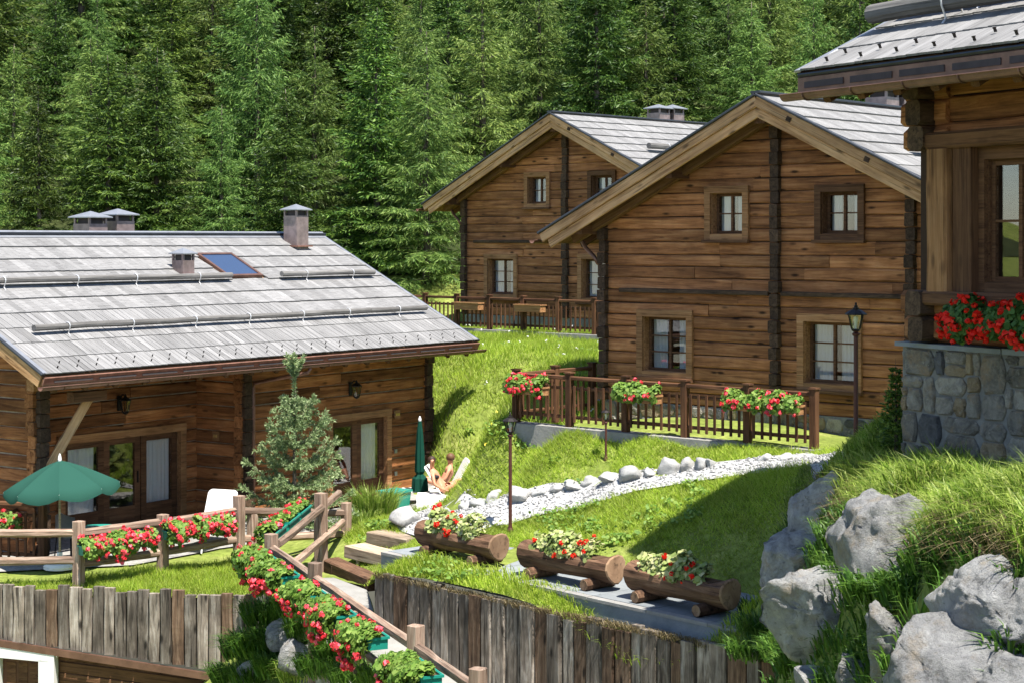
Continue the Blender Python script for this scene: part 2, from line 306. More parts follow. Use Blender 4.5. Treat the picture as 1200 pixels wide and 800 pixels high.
M_BLUESPR = leaf("silver_spruce_needles", [(0.12, 0.19, 0.075), (0.22, 0.30, 0.13), (0.36, 0.42, 0.22)], 0.25, 0.5, 0.25)
M_TRUNK = wood("conifer_bark", [(0.05, 0.038, 0.03), (0.12, 0.095, 0.078), (0.22, 0.19, 0.165)], grain=(5, 5, 1.2), knots=0)
M_TEAL = plain("teal_plastic", (0.012, 0.20, 0.15), 0.4, 0, 0.08)
M_CANOPY = leaf("green_parasol_cloth", [(0.024, 0.085, 0.064), (0.028, 0.094, 0.071)], 0.3, 0.85, 0.05)
M_DGREEN = leaf("dark_green_cloth", [(0.008, 0.05, 0.035), (0.012, 0.065, 0.045)], 0.15, 0.85, 0.05)
M_TABLE = plain("teal_table_top", (0.03, 0.25, 0.20), 0.35, 0, 0.05)
M_WPLAST = plain("white_plastic", (0.74, 0.74, 0.72), 0.5, 0, 0.03)
M_SKIN = plain("tanned_skin", (0.52, 0.24, 0.145), 0.5, 0, 0.06, 8)
M_HAIR = plain("dark_hair", (0.035, 0.018, 0.011), 0.6, 0, 0.3, 30)
M_BROWNHAIR = plain("brown_hair", (0.12, 0.06, 0.03), 0.6, 0, 0.3, 30)
M_BLACK = plain("black_cloth", (0.012, 0.012, 0.018), 0.8)
M_BLUECL = plain("dark_blue_cloth", (0.03, 0.05, 0.09), 0.9)
M_TOWEL = plain("white_towel", (0.78, 0.76, 0.78), 0.95)
M_GOLD = plain("brass_number", (0.55, 0.38, 0.12), 0.4, 0.6)
M_BARN = plain("brown_panel_door", (0.10, 0.04, 0.02), 0.5)
M_YELLOW = leaf("yellow_petal", [(0.75, 0.60, 0.05), (0.8, 0.7, 0.15)], 0.3)
M_WPETAL = leaf("white_petal", [(0.75, 0.75, 0.72), (0.8, 0.78, 0.78)], 0.3)
# ------------------------------------------------------------------ terrain
def tps_fit(pts, lam=0.02):
    pts = np.array(pts, float); X = pts[:, :2]; z = pts[:, 2]; n = len(X)
    d = np.linalg.norm(X[:, None]-X[None], axis=2); K = np.where(d > 0, d*d*np.log(d+1e-9), 0)+lam*np.eye(n)
    Pm = np.hstack([np.ones((n, 1)), X]); A = np.zeros((n+3, n+3)); A[:n, :n] = K; A[:n, n:] = Pm; A[n:, :n] = Pm.T
    w = np.linalg.solve(A, np.concatenate([z, np.zeros(3)]))
    def f(x, y):
        q = np.stack([np.asarray(x, float).ravel(), np.asarray(y, float).ravel()], 1); out = np.empty(len(q))
        for i in range(0, len(q), 20000):
            s = q[i:i+20000]; dd = np.linalg.norm(s[:, None]-X[None], axis=2)
            out[i:i+20000] = np.where(dd > 0, dd*dd*np.log(dd+1e-9), 0) @ w[:n] + w[n]+s @ w[n+1:]
        return out
    return f
def PX(px, py, d): v = P(px, py, d); return (v.x, v.y, v.z)
B_O = Vector((5.29, 35.6, -3.85)); B_UX = Vector((0.747, -0.665, 0)).normalized(); B_UY = Vector((0.665, 0.747, 0)).normalized()
C_O = Vector((1.70, 55.0, -2.85)); C_UX = Vector((0.7286, -0.685, 0)).normalized(); C_UY = Vector((0.685, 0.7286, 0)).normalized()
A_O = Vector((-9.27, 35.08, -6.25)); A_UX = Vector((0.577, 0.817, 0)).normalized(); A_UY = Vector((-0.817, 0.577, 0)).normalized()
D_S = 1.12; D_O = Vector((4.69, 21.5, -3.0))*D_S; D_UX = Vector((0.475, -0.88, 0)).normalized(); D_UY = Vector((0.88, 0.475, 0)).normalized()
WR0 = Vector((-2.36, 31.0, 0)); WR1 = Vector((3.8, 24.6, 0))          # right plank wall, plan
WL0 = Vector((-9.14, 32.0, 0)); WL1 = Vector((-4.47, 31.3, 0))        # left plank wall
up_pts = [(-2.36, 31, -5.88), (0.7, 27.8, -5.86), (3.8, 24.6, -5.86), (-1.9, 31.5, -5.63), (3.07, 25.8, -5.63), (0.6, 28.7, -5.63), (-0.16, 32.8, -5.6), (3.96, 28.2, -5.58),
          (1.9, 30.5, -5.59), (-1.6, 33.3, -5.62),
          (-0.03, 33.7, -5.47), (-2.1, 35.5, -5.5), PX(545, 600, 34.8), PX(610, 576, 35), PX(700, 560, 34.6), PX(785, 548, 33.6), PX(825, 544, 33), PX(896, 536, 32.2), PX(930, 545, 31),
          PX(580, 614, 34.2), PX(695, 583, 33.5), PX(744, 567, 33.2), PX(860, 555, 31.9), PX(800, 620, 30.5), PX(900, 610, 29.4),
          (0.09, 37.3, -3.84), (2.8, 34.9, -3.84), (5.48, 32.5, -3.84), (2.02, 38.5, -3.85), (8.5, 32.7, -3.85), (8.5, 42, -3.85), (4, 43, -3.8), (10, 36, -3.85), (-0.3, 38.2, -3.86),
          PX(600, 395, 53), PX(520, 420, 48), PX(520, 480, 45), PX(640, 430, 44), PX(600, 470, 41), PX(560, 520, 42), PX(560, 560, 40), PX(510, 588, 42), PX(590, 530, 38.5), PX(575, 580, 36.5), PX(640, 520, 37),
          PX(690, 425, 43), (-1.2, 57.5, -2.85), (1.7, 55, -2.85), (5, 51, -2.85), (-3.3, 57.6, -2.86), (-0.2, 53.8, -2.88), (2.5, 51.5, -2.9), (-0.6, 52.6, -2.98), (-3.5, 55.5, -2.98), (2, 49, -3.0), (-1, 49, -3.15), (-3, 62, -2.8), (6, 60, -2.8), (-6, 54, -3.0), (-8, 60, -2.5), (-14, 56, -3.2), (12, 52, -2.6),
          (-2.17, 45.1, -6.2), (-1.0, 42.5, -6.12), (-1.0, 41, -6.06), (-1.4, 43.8, -6.12), (-0.95, 39.6, -5.85), (-1.25, 37.5, -5.72), (-1.45, 39.5, -5.95), (-1.9, 38, -5.85), PX(566, 520, 42.6), PX(580, 500, 42.5), (-0.6, 44.5, -5.3), (-0.45, 37.0, -4.25), (2.4, 34.45, -3.98), (5.1, 32.05, -3.92), (3.8, 33.3, -3.96), (1.0, 35.7, -4.0), (-0.25, 37.05, -3.95), (-4, 41, -6.25), (-6, 37, -6.25), (-9.3, 35, -6.25), (-9.3, 32.4, -6.25), (-6, 32, -6.25), (-4.5, 31.5, -6.25), (-4.1, 32.6, -6.28), (-3.3, 33.2, -6.3), (-2.6, 32.3, -6.25), (-2.96, 33.4, -6.3), (-2.54, 34.0, -6.07), (-2.25, 34.7, -5.87), (-3.3, 34.6, -6.3),
          (-4.5, 36.5, -6.25), (-3.3, 39, -6.2), (-2.4, 36.8, -5.75), (-5.2, 34.4, -6.27), (-14, 33, -6.3), (-12, 42, -6.0), (-8, 48, -5.0),
          (4.0, 26.5, -5.5), (3.7, 24.6, -5.9), (3.3, 23, -6), (3.0, 20, -6), (3.0, 17, -6), (3.2, 13, -6),
          PX(945, 590, 26), PX(985, 588, 23), PX(1040, 605, 19.8), PX(1100, 640, 17.3), PX(1190, 665, 15.5), (5.0, 21, -3.12), (5.2, 19, -3.05), (5.9, 17.5, -3.0), (5.5, 15, -2.9), (7, 14, -2.95), (4.95, 22.7, -3.2), (7.5, 19, -3.1), (4.9, 25, -3.35), (4.45, 21.5, -3.15), (4.6, 18.5, -3.0), (5.2, 24.1, -3.25), (6.94, 21, -3.15), (9, 17.2, -3.0), (5.18, 27, -3.35), (7.2, 26.5, -3.2), (5.5, 29.5, -3.6), (12, 25, -2.8), (12, 16, -2.6)]
_up = tps_fit(up_pts)
def sstep(a, b, t): t = np.clip((t-a)/(b-a), 0, 1); return t*t*(3-2*t)
def H(x, y):
    x = np.asarray(x, float).ravel(); y = np.asarray(y, float).ravel()
    z = np.clip(_up(x, y), -6.35, 0.0)
    hill = -2.6+0.36*(y-61)+0.5*np.sin(x*0.11)+0.4*np.sin(y*0.17+x*0.05)
    w = sstep(56, 66, y+0.15*np.abs(x)*(y > 50)); out = z*(1-w)+hill*w
    return out+0.03*np.sin(x*2.1+y*1.3)*np.sin(y*1.7-x*0.6)*((y > 33.5) & (x > -1.5) | (y > 46))
def h1(x, y): return float(H([x], [y])[0])
def ground_hit(px, py, d0=14.0, d1=70.0):
    d = np.linspace(d0, d1, 1400); z = (280-py)/F*d; g = H((px-600)/F*d, d)
    i = int(np.argmax(z < g)); dd = d[i]; return Vector(((px-600)/F*dd, dd, float(g[i])))
bound_up = [(-20, 33.6), (-9.14, 32.0), (-4.47, 31.3), (-4.1, 32.6), (-3.3, 33.2), (-2.6, 32.3), (-2.36, 31.0), (3.8, 24.6), (3.3, 23), (3.0, 20), (3.0, 17), (3.2, 13), (30, 10), (150, 30), (150, 300), (-150, 300), (-150, 36)]
lo_pts = [(-4.1, 32.6, -6.3), (-3.3, 33.2, -6.3), (-2.6, 32.3, -6.35), (-2.4, 31, -6.5), (-3.7, 31.2, -6.5), (-4.0, 30.2, -6.8), (-3.1, 28, -7.6), (-2.0, 30, -6.95), (-1.0, 29, -7.35), (-0.7, 26.5, -8.2), (1, 27, -8.1), (-1.8, 25, -8.7),
          (1.2, 24, -9.0), (3.3, 24.5, -8.8), (0, 20, -10), (3, 20, -10), (-4.47, 31.1, -6.9), (-4.7, 29.8, -7.5), (-4.3, 28, -8.1), (-3.4, 25, -9.0), (-6, 31, -8.6), (-9, 31.8, -9.2), (-15, 32, -9.3), (-8, 25, -10), (-15, 25, -10), (-5, 20, -10), (0, 8, -11), (-15, 8, -11), (3, 8, -11)]
_lo = tps_fit(lo_pts)
bound_lo = [(-20, 33.6), (-9.14, 32.0), (-4.47, 31.3), (-4.1, 32.6), (-3.3, 33.2), (-2.6, 32.3), (-2.36, 31.0), (3.8, 24.6), (3.3, 23), (3.0, 20), (3.0, 17), (3.2, 13), (3.2, 5), (-20, 5)]
def in_poly(x, y, poly):
    x = np.asarray(x, float); y = np.asarray(y, float); r = np.zeros(x.shape, bool); n = len(poly)
    for i in range(n):
        x0, y0 = poly[i][:2]; x1, y1 = poly[(i+1) % n][:2]
        c = ((y0 > y) != (y1 > y)) & (x < (x1-x0)*(y-y0)/((y1-y0) or 1e-9)+x0); r ^= c
    return r
def sheet(name, bound, zf, mat, grids, kind="structure", label=None):
    pts = [Vector(b[:2]) for b in bound]; n = len(pts); bpts = []
    for i in range(n):                                        # densify the boundary
        a, b = pts[i], pts[(i+1) % n]; k = max(1, int(min(40, (b-a).length/0.6)))
        bpts += [a.lerp(b, j/k) for j in range(k)]
    nb = len(bpts); allp = list(bpts); rr = np.random.default_rng(5)
    for (x0, x1, y0, y1, st, ex) in grids:
        gx, gy = np.meshgrid(np.arange(x0, x1, st), np.arange(y0, y1, st)); gx = gx.ravel()+rr.uniform(-st*.2, st*.2, gx.size); gy = gy.ravel()+rr.uniform(-st*.2, st*.2, gy.size)
        ok = in_poly(gx, gy, bound)
        if ex: ok &= ~((gx > ex[0]) & (gx < ex[1]) & (gy > ex[2]) & (gy < ex[3]))
        allp += [Vector(p) for p in zip(gx[ok], gy[ok])]
    out = delaunay_2d_cdt(allp, [], [list(range(nb))], 1, 1e-4)
    V = np.array([(v.x, v.y) for v in out[0]]); z = zf(V[:, 0], V[:, 1])
    me = bpy.data.meshes.new(name); me.from_pydata(np.column_stack([V, z]).tolist(), [], out[2]); me.polygons.foreach_set("use_smooth", np.ones(len(me.polygons), dtype=bool)); me.update()
    o = link(name, me, mat); tag(o, label, None, None, kind); return o
NEAR = (-16, 14, 13, 60)
sheet("lawn_terrain", bound_up, H, M_LAWN, [(-16, 14, 13, 60, 0.5, None), (-150, 150, 13, 300, 5.0, NEAR)], label="grassy slope rising from the retaining walls to the forest")
sheet("bank_terrain", bound_lo, _lo, M_LAWN, [(-12, 4, 15, 33, 0.45, None), (-20, 4, 5, 33, 2.5, (-12, 4, 15, 33))], label="earth bank and ramp below the plank walls")
# forest floor laid over the hill
sheet("forest_floor", [(-140, 66), (140, 66), (140, 290), (-140, 290)], lambda x, y: H(x, y)+0.06, M_FLOOR, [(-140, 140, 66, 290, 4.0, None)], label="dark forest floor on the hillside")
# concrete ramp between flower fence and plank wall
RAMP = [(-3.95, 32.9), (-3.3, 33.2), (-2.62, 32.3), (-2.40, 31.05), (1.0, 27.45), (2.0, 24), (-0.3, 21.5), (-1.2, 22.5), (-3.75, 29.9), (-4.05, 31.6)]
sheet("ramp_pavement", RAMP, lambda x, y: _lo(x, y)+0.035, M_CONC, [(-5, 3, 20, 34, 0.45, None)], label="pale concrete ramp descending beside the plank wall")
PATIO = [(-12, 33.5), (-9.5, 33.3), (-7.2, 34.0), (-5.9, 36.2), (-4.0, 38.0), (-2.9, 40.2), (-1.6, 43.8), (-2.2, 45.0), (-6.2, 39.3), (-10.3, 40), (-12, 38)]
sheet("patio_pavement", PATIO, lambda x, y: H(x, y)+0.035, M_PATIO, [(-12, -1, 33, 46, 0.6, None)], label="stone patio in front of the long chalet")
# gravel path
GP_UP = [(455, 612), (478, 603), (520, 596), (560, 588), (610, 577), (672, 567), (714, 559), (740, 556), (785, 549), (825, 545), (868, 540), (897, 536), (925, 534), (948, 532), (990, 530)]
GP_LO = [(990, 545), (945, 546), (930, 549), (860, 559), (800, 568), (744, 577), (695, 591), (660, 599), (625, 607), (596, 616), (578, 618), (555, 626), (520, 628), (490, 630)]
GRAVEL = [tuple(ground_hit(*p)[:2]) for p in GP_UP+GP_LO]
sheet("gravel_path", GRAVEL, lambda x, y: H(x, y)+0.03, M_GRAVEL, [(-4, 8, 26, 38, 0.25, None)], label="light grey gravel path curving across the lawn")

# ------------------------------------------------------------------ scatter helpers
def frustum(V, m=140):
    px = 600+F*V[:, 0]/V[:, 1]; py = 280-F*V[:, 2]/V[:, 1]; return (px > -m) & (px < 1200+m) & (py > -m) & (py < 800+m+40)
def sample_poly(rng, poly, dens):
    a = np.array(poly)[:, :2]; x0, y0 = a.min(0); x1, y1 = a.max(0); n = int((x1-x0)*(y1-y0)*dens)
    x = rng.uniform(x0, x1, n); y = rng.uniform(y0, y1, n); k = in_poly(x, y, poly); return x[k], y[k]
def blades(rng, base, hgt, wid, lean, tri=False, az=None):
    """grass blades: base (n,3)"""
    n = len(base); az = rng.uniform(0, 2*np.pi, n) if az is None else az; fa = rng.uniform(0, 2*np.pi, n)
    side = np.stack([np.cos(fa), np.sin(fa), np.zeros(n)], 1)*(wid/2)[:, None]
    ld = np.stack([np.cos(az), np.sin(az), np.zeros(n)], 1)*(hgt*lean)[:, None]; upv = np.zeros((n, 3)); upv[:, 2] = hgt
    if tri:
        V = np.stack([base-side, base+side, base+ld+upv*(1-0.3*lean[:, None])], 1).reshape(-1, 3); Fc = np.arange(n*3).reshape(-1, 3); return V, Fc
    m = base+ld*0.35+upv*0.6; t = base+ld+upv*(1-0.45*lean[:, None])
    V = np.stack([base-side, base+side, m+side*0.75, m-side*0.75, t], 1).reshape(-1, 3); o = (np.arange(n)*5)[:, None]
    Fc = np.concatenate([o+[0, 1, 2], o+[0, 2, 3], o+[3, 2, 4]]); return V, Fc
def rand_dirs(rng, n):
    v = rng.normal(size=(n, 3)); return v/np.linalg.norm(v, axis=1)[:, None]
def leaves(rng, c, nrm, size, k=5, elong=1.0):
    """flat k-gon leaves at c with normals nrm"""
    n = len(c); a = np.cross(nrm, rand_dirs(rng, n)); a /= np.linalg.norm(a, axis=1)[:, None]+1e-9; b = np.cross(nrm, a)
    V = np.empty((n, k, 3))
    for i in range(k):
        t = 2*np.pi*i/k; V[:, i] = c+a*(math.cos(t)*elong*size)[:, None]+b*(math.sin(t)*size)[:, None]+nrm*(0.25*size*(1 if i % 2 else -0.6))[:, None]
    return V.reshape(-1, 3), np.arange(n*k).reshape(-1, k)
def stack_meshes(parts):
    Vs, Fs, o = [], [], 0
    for V, Fc in parts: Vs.append(V); Fs.append(Fc+o); o += len(V)
    return np.concatenate(Vs), np.concatenate(Fs)
# ------------------------------------------------------------------ building pieces
def minus(lo, hi, cuts):
    segs = [(lo, hi)]
    for a, b in cuts:
        out = []
        for s, e in segs:
            if b <= s or a >= e: out.append((s, e)); continue
            if a > s: out.append((s, a))
            if b < e: out.append((b, e))
        segs = out
    return [(s, e) for s, e in segs if e-s > 0.04]
def wall_core(name, parent, O, ux, un, x0, x1, z0, ztop, openings, mat, thick=0.16, breaks=()):
    """solid wall behind the logs with true openings; ztop(x) gives its top"""
    O = Vector(O); ux = Vector(ux); un = Vector(un)
    xs = sorted(set([x0, x1]+[b for b in breaks if x0 < b < x1]+[v for o in openings for v in o[:2] if x0 < v < x1])); mb = MB()
    for a, b in zip(xs[:-1], xs[1:]):
        if b-a < 1e-4: continue
        for s, e in minus(z0, max(ztop(a+1e-4), ztop(b-1e-4)), [(o[2], o[3]) for o in openings if o[0] <= a+1e-4 and o[1] >= b-1e-4]):
            ta = min(e, ztop(a+1e-4)); tb = min(e, ztop(b-1e-4))
            q = [O+ux*a+Vector((0, 0, s)), O+ux*b+Vector((0, 0, s)), O+ux*b+Vector((0, 0, tb)), O+ux*a+Vector((0, 0, ta))]
            mb.prism(q, -un*thick)
    return mb.build(name, mat, parent)
def log_courses(parent, O, ux, un, x0, x1, z0, ztop_fn, ch, openings, mat, rng, prot=0.05, seams=True, jit=0.008, gap=0.007, lmin=2.2, lmax=4.6, inv=None):
    """hewn logs laid in courses; ztop_fn(x) roof line (logs end on a slant under it)"""
    O = Vector(O); ux = Vector(ux); un = Vector(un); z = z0
    zmax = max(ztop_fn(x0+(x1-x0)*i/40) for i in range(41))
    while z < zmax-0.05:
        h = ch*rng.uniform(0.93, 1.07); zt = z+h
        def span(zz):
            xs = [x0+(x1-x0)*i/200 for i in range(201) if ztop_fn(x0+(x1-x0)*i/200) >= zz]
            return (xs[0], xs[-1]) if xs else None
        sb = span(z+0.01); stp = span(zt)
        if sb is None: break
        if stp is None: stp = ((sb[0]+sb[1])/2-0.1, (sb[0]+sb[1])/2+0.1)
        for s, e in minus(sb[0], sb[1], [(o[0]-0.03, o[1]+0.03) for o in openings if min(zt, o[3])-max(z, o[2]) > 0.3*h]):
            cuts = [s]
            while seams and e-cuts[-1] > lmax: cuts.append(cuts[-1]+rng.uniform(lmin, lmax*0.8))
            cuts.append(e)
            for a, b in zip(cuts[:-1], cuts[1:]):
                if b-a < 0.05: continue
                sh0 = (stp[0]-sb[0])/h if a == sb[0] else 0.0; sh1 = (stp[1]-sb[1])/h if b == sb[1] else 0.0
                aa = a+(stp[0]-sb[0])/2 if a == sb[0] else a; bb = b+(stp[1]-sb[1])/2 if b == sb[1] else b
                if bb-aa < 0.08: continue
                th = 0.12; pr = prot+rng.uniform(-0.012, 0.012)
                c = O+ux*((aa+bb)/2)+Vector((0, 0, z+h/2))+un*(pr-th/2); L = bb-aa-0.006
                me = beam_mesh("log", L, th, h-gap*2, 0.024, max(1, min(4, int(L/0.8))), jit, rng, sh0=sh0, sh1=sh1)
                M = Matrix((ux, -un, Vector((0, 0, 1)))).transposed().to_4x4(); M.translation = c
                link("log", me, mat, parent, M)
        z = zt
def log_end_stack(parent, O, un, ux, z0, z1, ch, w, rng, mat, prot=0.2, both=None):
    z = z0
    while z < z1-0.04:
        h = min(ch*rng.uniform(0.94, 1.06), z1-z); p = prot*rng.uniform(0.8, 1.2); ww = w*rng.uniform(0.9, 1.1)
        c = Vector(O)+Vector((0, 0, z+h/2))+Vector(ux)*rng.uniform(-0.012, 0.012)
        beam("log_end", mat, parent, c-Vector(un)*0.1, c+Vector(un)*p, ww, h-0.014, ch=0.02, jit=0.006, rng=rng); z += h
def window(parent, O, ux, un, x0, x1, z0, z1, cols=2, rows=3, surround=0.15, depth=0.12, mat_s=None, mat_f=None, curtain=0.8, sill=True, board_t=0.05, room=True, lean=1.0, proud=0.07):
    ux = Vector(ux); un = Vector(un); mat_s = mat_s or M_TRIM; mat_f = mat_f or M_DTRIM
    M = Matrix((ux, -un, Vector((0, 0, 1)))).transposed().to_4x4(); M.translation = Vector(O)+ux*((x0+x1)/2)+Vector((0, 0, z0))
    W = x1-x0; Hh = z1-z0; s = surround; a = W/2-s; mb = MB(); yo = -proud
    mb.bx(-W/2, W/2, yo-board_t, yo+0.02, Hh-s, Hh); mb.bx(-W/2, -a, yo-board_t+0.004, yo+0.02, 0, Hh-s); mb.bx(a, W/2, yo-board_t+0.004, yo+0.02, 0, Hh-s); mb.bx(-a, a, yo-board_t+0.006, yo+0.02, 0, s*0.8)
    zb = s*0.8; zt = Hh-s
    mb.bx(-a-0.02, -a+0.012, yo+0.02, depth+0.08, zb, zt); mb.bx(a-0.012, a+0.02, yo+0.02, depth+0.08, zb, zt); mb.bx(-a, a, yo+0.02, depth+0.08, zt-0.012, zt+0.02); mb.bx(-a, a, yo+0.02, depth+0.08, zb-0.02, zb+0.012)
    w = mb.build("window", mat_s, parent, M)
    if sill: MB().bx(-W/2-0.03, W/2+0.03, yo-board_t-0.06, yo+0.0, -0.06, 0.0).build("sill", mat_f, w)
    f = MB(); fw = 0.055; A = a-0.014; zb2 = zb+0.014; zt2 = zt-0.014; y0 = depth; y1 = depth+0.05
    f.bx(-A, -A+fw, y0, y1, zb2, zt2); f.bx(A-fw, A, y0, y1, zb2, zt2); f.bx(-A+fw, A-fw, y0, y1, zb2, zb2+fw); f.bx(-A+fw, A-fw, y0, y1, zt2-fw, zt2)
    f.build("sash", mat_f, w)
    ix0, ix1, iz0, iz1 = -A+fw, A-fw, zb2+fw, zt2-fw; cw = (ix1-ix0)/cols; rh = (iz1-iz0)/rows
    for i in range(1, cols): MB().bx(ix0+i*cw-0.028, ix0+i*cw+0.028, y0-0.006, y1, iz0, iz1).build("muntin", mat_f, w)
    for j in range(1, rows): MB().bx(ix0, ix1, y0+0.005, y1-0.008, iz0+j*rh-0.014, iz0+j*rh+0.014).build("muntin", mat_f, w)
    for i in range(cols):
        for j in range(rows):
            m2 = MB().bx(ix0+i*cw+0.004, ix0+(i+1)*cw-0.004, y0+0.022, y0+0.028, iz0+j*rh+0.004, iz0+(j+1)*rh-0.004); m2.build("pane", M_GLASS, w)
    if curtain > 0:
        cwid = (ix1-ix0)*curtain/2
        for sd in (-1, 1):
            n = 26; V = []
            for k in range(n):
                t = k/(n-1); x = (ix0+cwid*t) if sd < 0 else (ix1-cwid*t); y = depth+0.12+0.022*math.sin(t*cwid*70+sd)
                tie = 1-0.0
                V += [(x, y, iz0-0.04), (x, y, iz1+0.03)]
            Fc = [(2*k, 2*k+2, 2*k+3, 2*k+1) for k in range(n-1)]
            MB().add(V, Fc).build("curtain", M_WCURT, w, smooth=True)
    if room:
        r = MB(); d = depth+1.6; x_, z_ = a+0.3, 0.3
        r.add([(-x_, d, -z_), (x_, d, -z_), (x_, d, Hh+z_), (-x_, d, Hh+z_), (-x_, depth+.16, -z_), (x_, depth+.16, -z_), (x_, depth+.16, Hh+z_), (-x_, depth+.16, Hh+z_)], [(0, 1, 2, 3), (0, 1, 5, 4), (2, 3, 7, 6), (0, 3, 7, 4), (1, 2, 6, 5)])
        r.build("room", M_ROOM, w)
    return w
_sh_cache = {}
def shingles(roof, O, ue, us, length, slope_len, expo, width, rng, n_single, skip=(), rust=(), v_of_single=None, visible=None):
    """overlapping board shingles; the lowest courses (largest in view) are single objects, the rest one joined part"""
    O = Vector(O); ue = Vector(ue).normalized(); us = Vector(us).normalized(); un = ue.cross(us).normalized()
    if un.z < 0: un = -un
    Ms = []; rows = int(round(slope_len/expo)); ex = slope_len/rows
    for r in range(rows):
        x = 0.0; v0 = r*ex
        while x < length-0.03:
            w = min(width*rng.uniform(0.72, 1.3), length-x)
            if length-x-w < 0.05: w = length-x
            xc = x+w/2; vc = v0+ex/2
            if not any(a < xc < b and c < vc < d for a, b, c, d in skip) and (visible is None or visible(xc, vc)):
                L = min(ex+0.07, slope_len-v0+0.02); tilt = 0.032/ex
                lx = (us-un*tilt).normalized(); c = O+ue*xc+us*(v0+L/2-0.015+rng.uniform(-0.008, 0.008))+un*(0.042-tilt*(L/2)+0.014)
                ly = lx.cross(un).normalized()*(-1); M = Matrix((lx, un.cross(lx), un)).transposed().to_4x4(); M.translation = c
                Ms.append((M, L, w, any(a < xc < b and cc < vc < d for a, b, cc, d in rust)))
            x += w
    for M, L, w, ru in Ms[:n_single]:
        key = (round(L, 2), round(w/0.02), ru)
        if key not in _sh_cache:
            me = MB().box((0, 0, 0), (L, round(w/0.02)*0.02-0.003, 0.026)).mesh("shingle"); me.materials.append(M_RUSTY if ru else M_SHIN); _sh_cache[key] = me
        link("shingle", _sh_cache[key], None, roof, M)
    if len(Ms) > n_single:
        mb = MB()
        for M, L, w, ru in Ms[n_single:]: mb.box((0, 0, 0), (L, w-0.003, 0.026), M)
        tag(mb.build("shingles", M_SHIN, roof), kind="stuff")
def half_gutter(parent, p0, p1, r, mat, n=7, brackets=0, name="gutter"):
    p0 = Vector(p0); p1 = Vector(p1); M = frame(p0, p1-p0); L = (p1-p0).length; t = 0.006; V = []; Fc = []
    prof = [(math.cos(math.pi+math.pi*k/n)*r, math.sin(math.pi+math.pi*k/n)*r) for k in range(n+1)]+[(math.cos(2*math.pi-math.pi*k/n)*(r-t), math.sin(2*math.pi-math.pi*k/n)*(r-t)) for k in range(n+1)]
    m = len(prof)
    V = [(0, y, z) for y, z in prof]+[(L, y, z) for y, z in prof]
    Fc = [(k, (k+1) % m, m+(k+1) % m, m+k) for k in range(m)]+[tuple(range(m)), tuple(range(m, 2*m))[::-1]]
    g = MB().add(V, Fc).build(name, mat, parent, M)
    MB().tube([(0, -r, 0.0), (L, -r, 0.0)], r*0.14, 6).build("gutter_bead", mat, g)
    for i in range(brackets):
        x = L*(i+0.5)/brackets; mb = MB(); pr = [(x, math.cos(math.pi+math.pi*k/n)*(r+0.008), math.sin(math.pi+math.pi*k/n)*(r+0.008)) for k in range(n+1)]
        mb.tube(pr, 0.009, 5); mb.build("gutter_bracket", mat, g)
    return g
def snow_log(parent, p0, p1, r, un, rng, step=1.55, us=None):
    """round log held above the roof by straps"""
    p0 = Vector(p0); p1 = Vector(p1); M = frame(p0, p1-p0, un); L = (p1-p0).length; k = max(2, int(L/0.7))
    mb = MB(); mb.tube([(L*i/k, rng.uniform(-.008, .008), r+0.075+rng.uniform(-.008, .008)) for i in range(k+1)], [r*rng.uniform(0.92, 1.06) for i in range(k+1)], 10)
    g = mb.build("snow_log", M_SLOG, parent, M, smooth=False)
    n = max(1, int(L/step)); sgn = -1 if us is None else (1 if (M.to_3x3() @ Vector((0, 1, 0))).dot(Vector(us)) < 0 else -1)
    for i in range(n):
        x = L*(i+0.5)/n+rng.uniform(-.15, .15); b = MB()
        pr = [(x, -sgn*(r+.02), 0.0)]+[(x, -sgn*math.cos(math.pi*q/6)*(r+0.013), r+0.075+math.sin(math.pi*q/6)*(r+0.013)) for q in range(7)]+[(x, sgn*(r+.02), 0.03), (x, sgn*(r+0.10), -0.005)]
        b.tube(pr, 0.013, 5); b.build("strap", M_GALV, g)
    return g
def chimney(parent, M, w, h, cap=0.14, mat=None):
    mat = mat or M_CHIM
    c = MB().bx(-w/2, w/2, -w/2, w/2, -0.7, h-0.10).build("chimney", mat, parent, M)
    for i in (-1, 1):
        for j in (-1, 1): MB().bx(i*w*0.44-.025, i*w*0.44+.025, j*w*0.44-.025, j*w*0.44+.025, h-.10, h+.04).build("cap_support", mat, c)
    MB().bx(-w*0.36, w*0.36, -w*0.36, w*0.36, h-.10, h+.035).build("flue", M_VENT, c)
    e = w*0.66; MB().add([(-e, -e, h+.04), (e, -e, h+.04), (e, e, h+.04), (-e, e, h+.04), (-e, -e, h+.065), (e, -e, h+.065), (e, e, h+.065), (-e, e, h+.065), (0, 0, h+.065+cap)],
                         [(3, 2, 1, 0), (0, 1, 5, 4), (1, 2, 6, 5), (2, 3, 7, 6), (3, 0, 4, 7), (4, 5, 8), (5, 6, 8), (6, 7, 8), (7, 4, 8)]).build("chimney_cap", M_ZINC, c)
    MB().bx(-w/2-.06, w/2+.06, -w/2-.10, w/2+.06, -0.02, 0.012).build("flashing", M_COPPER, c)
    return c
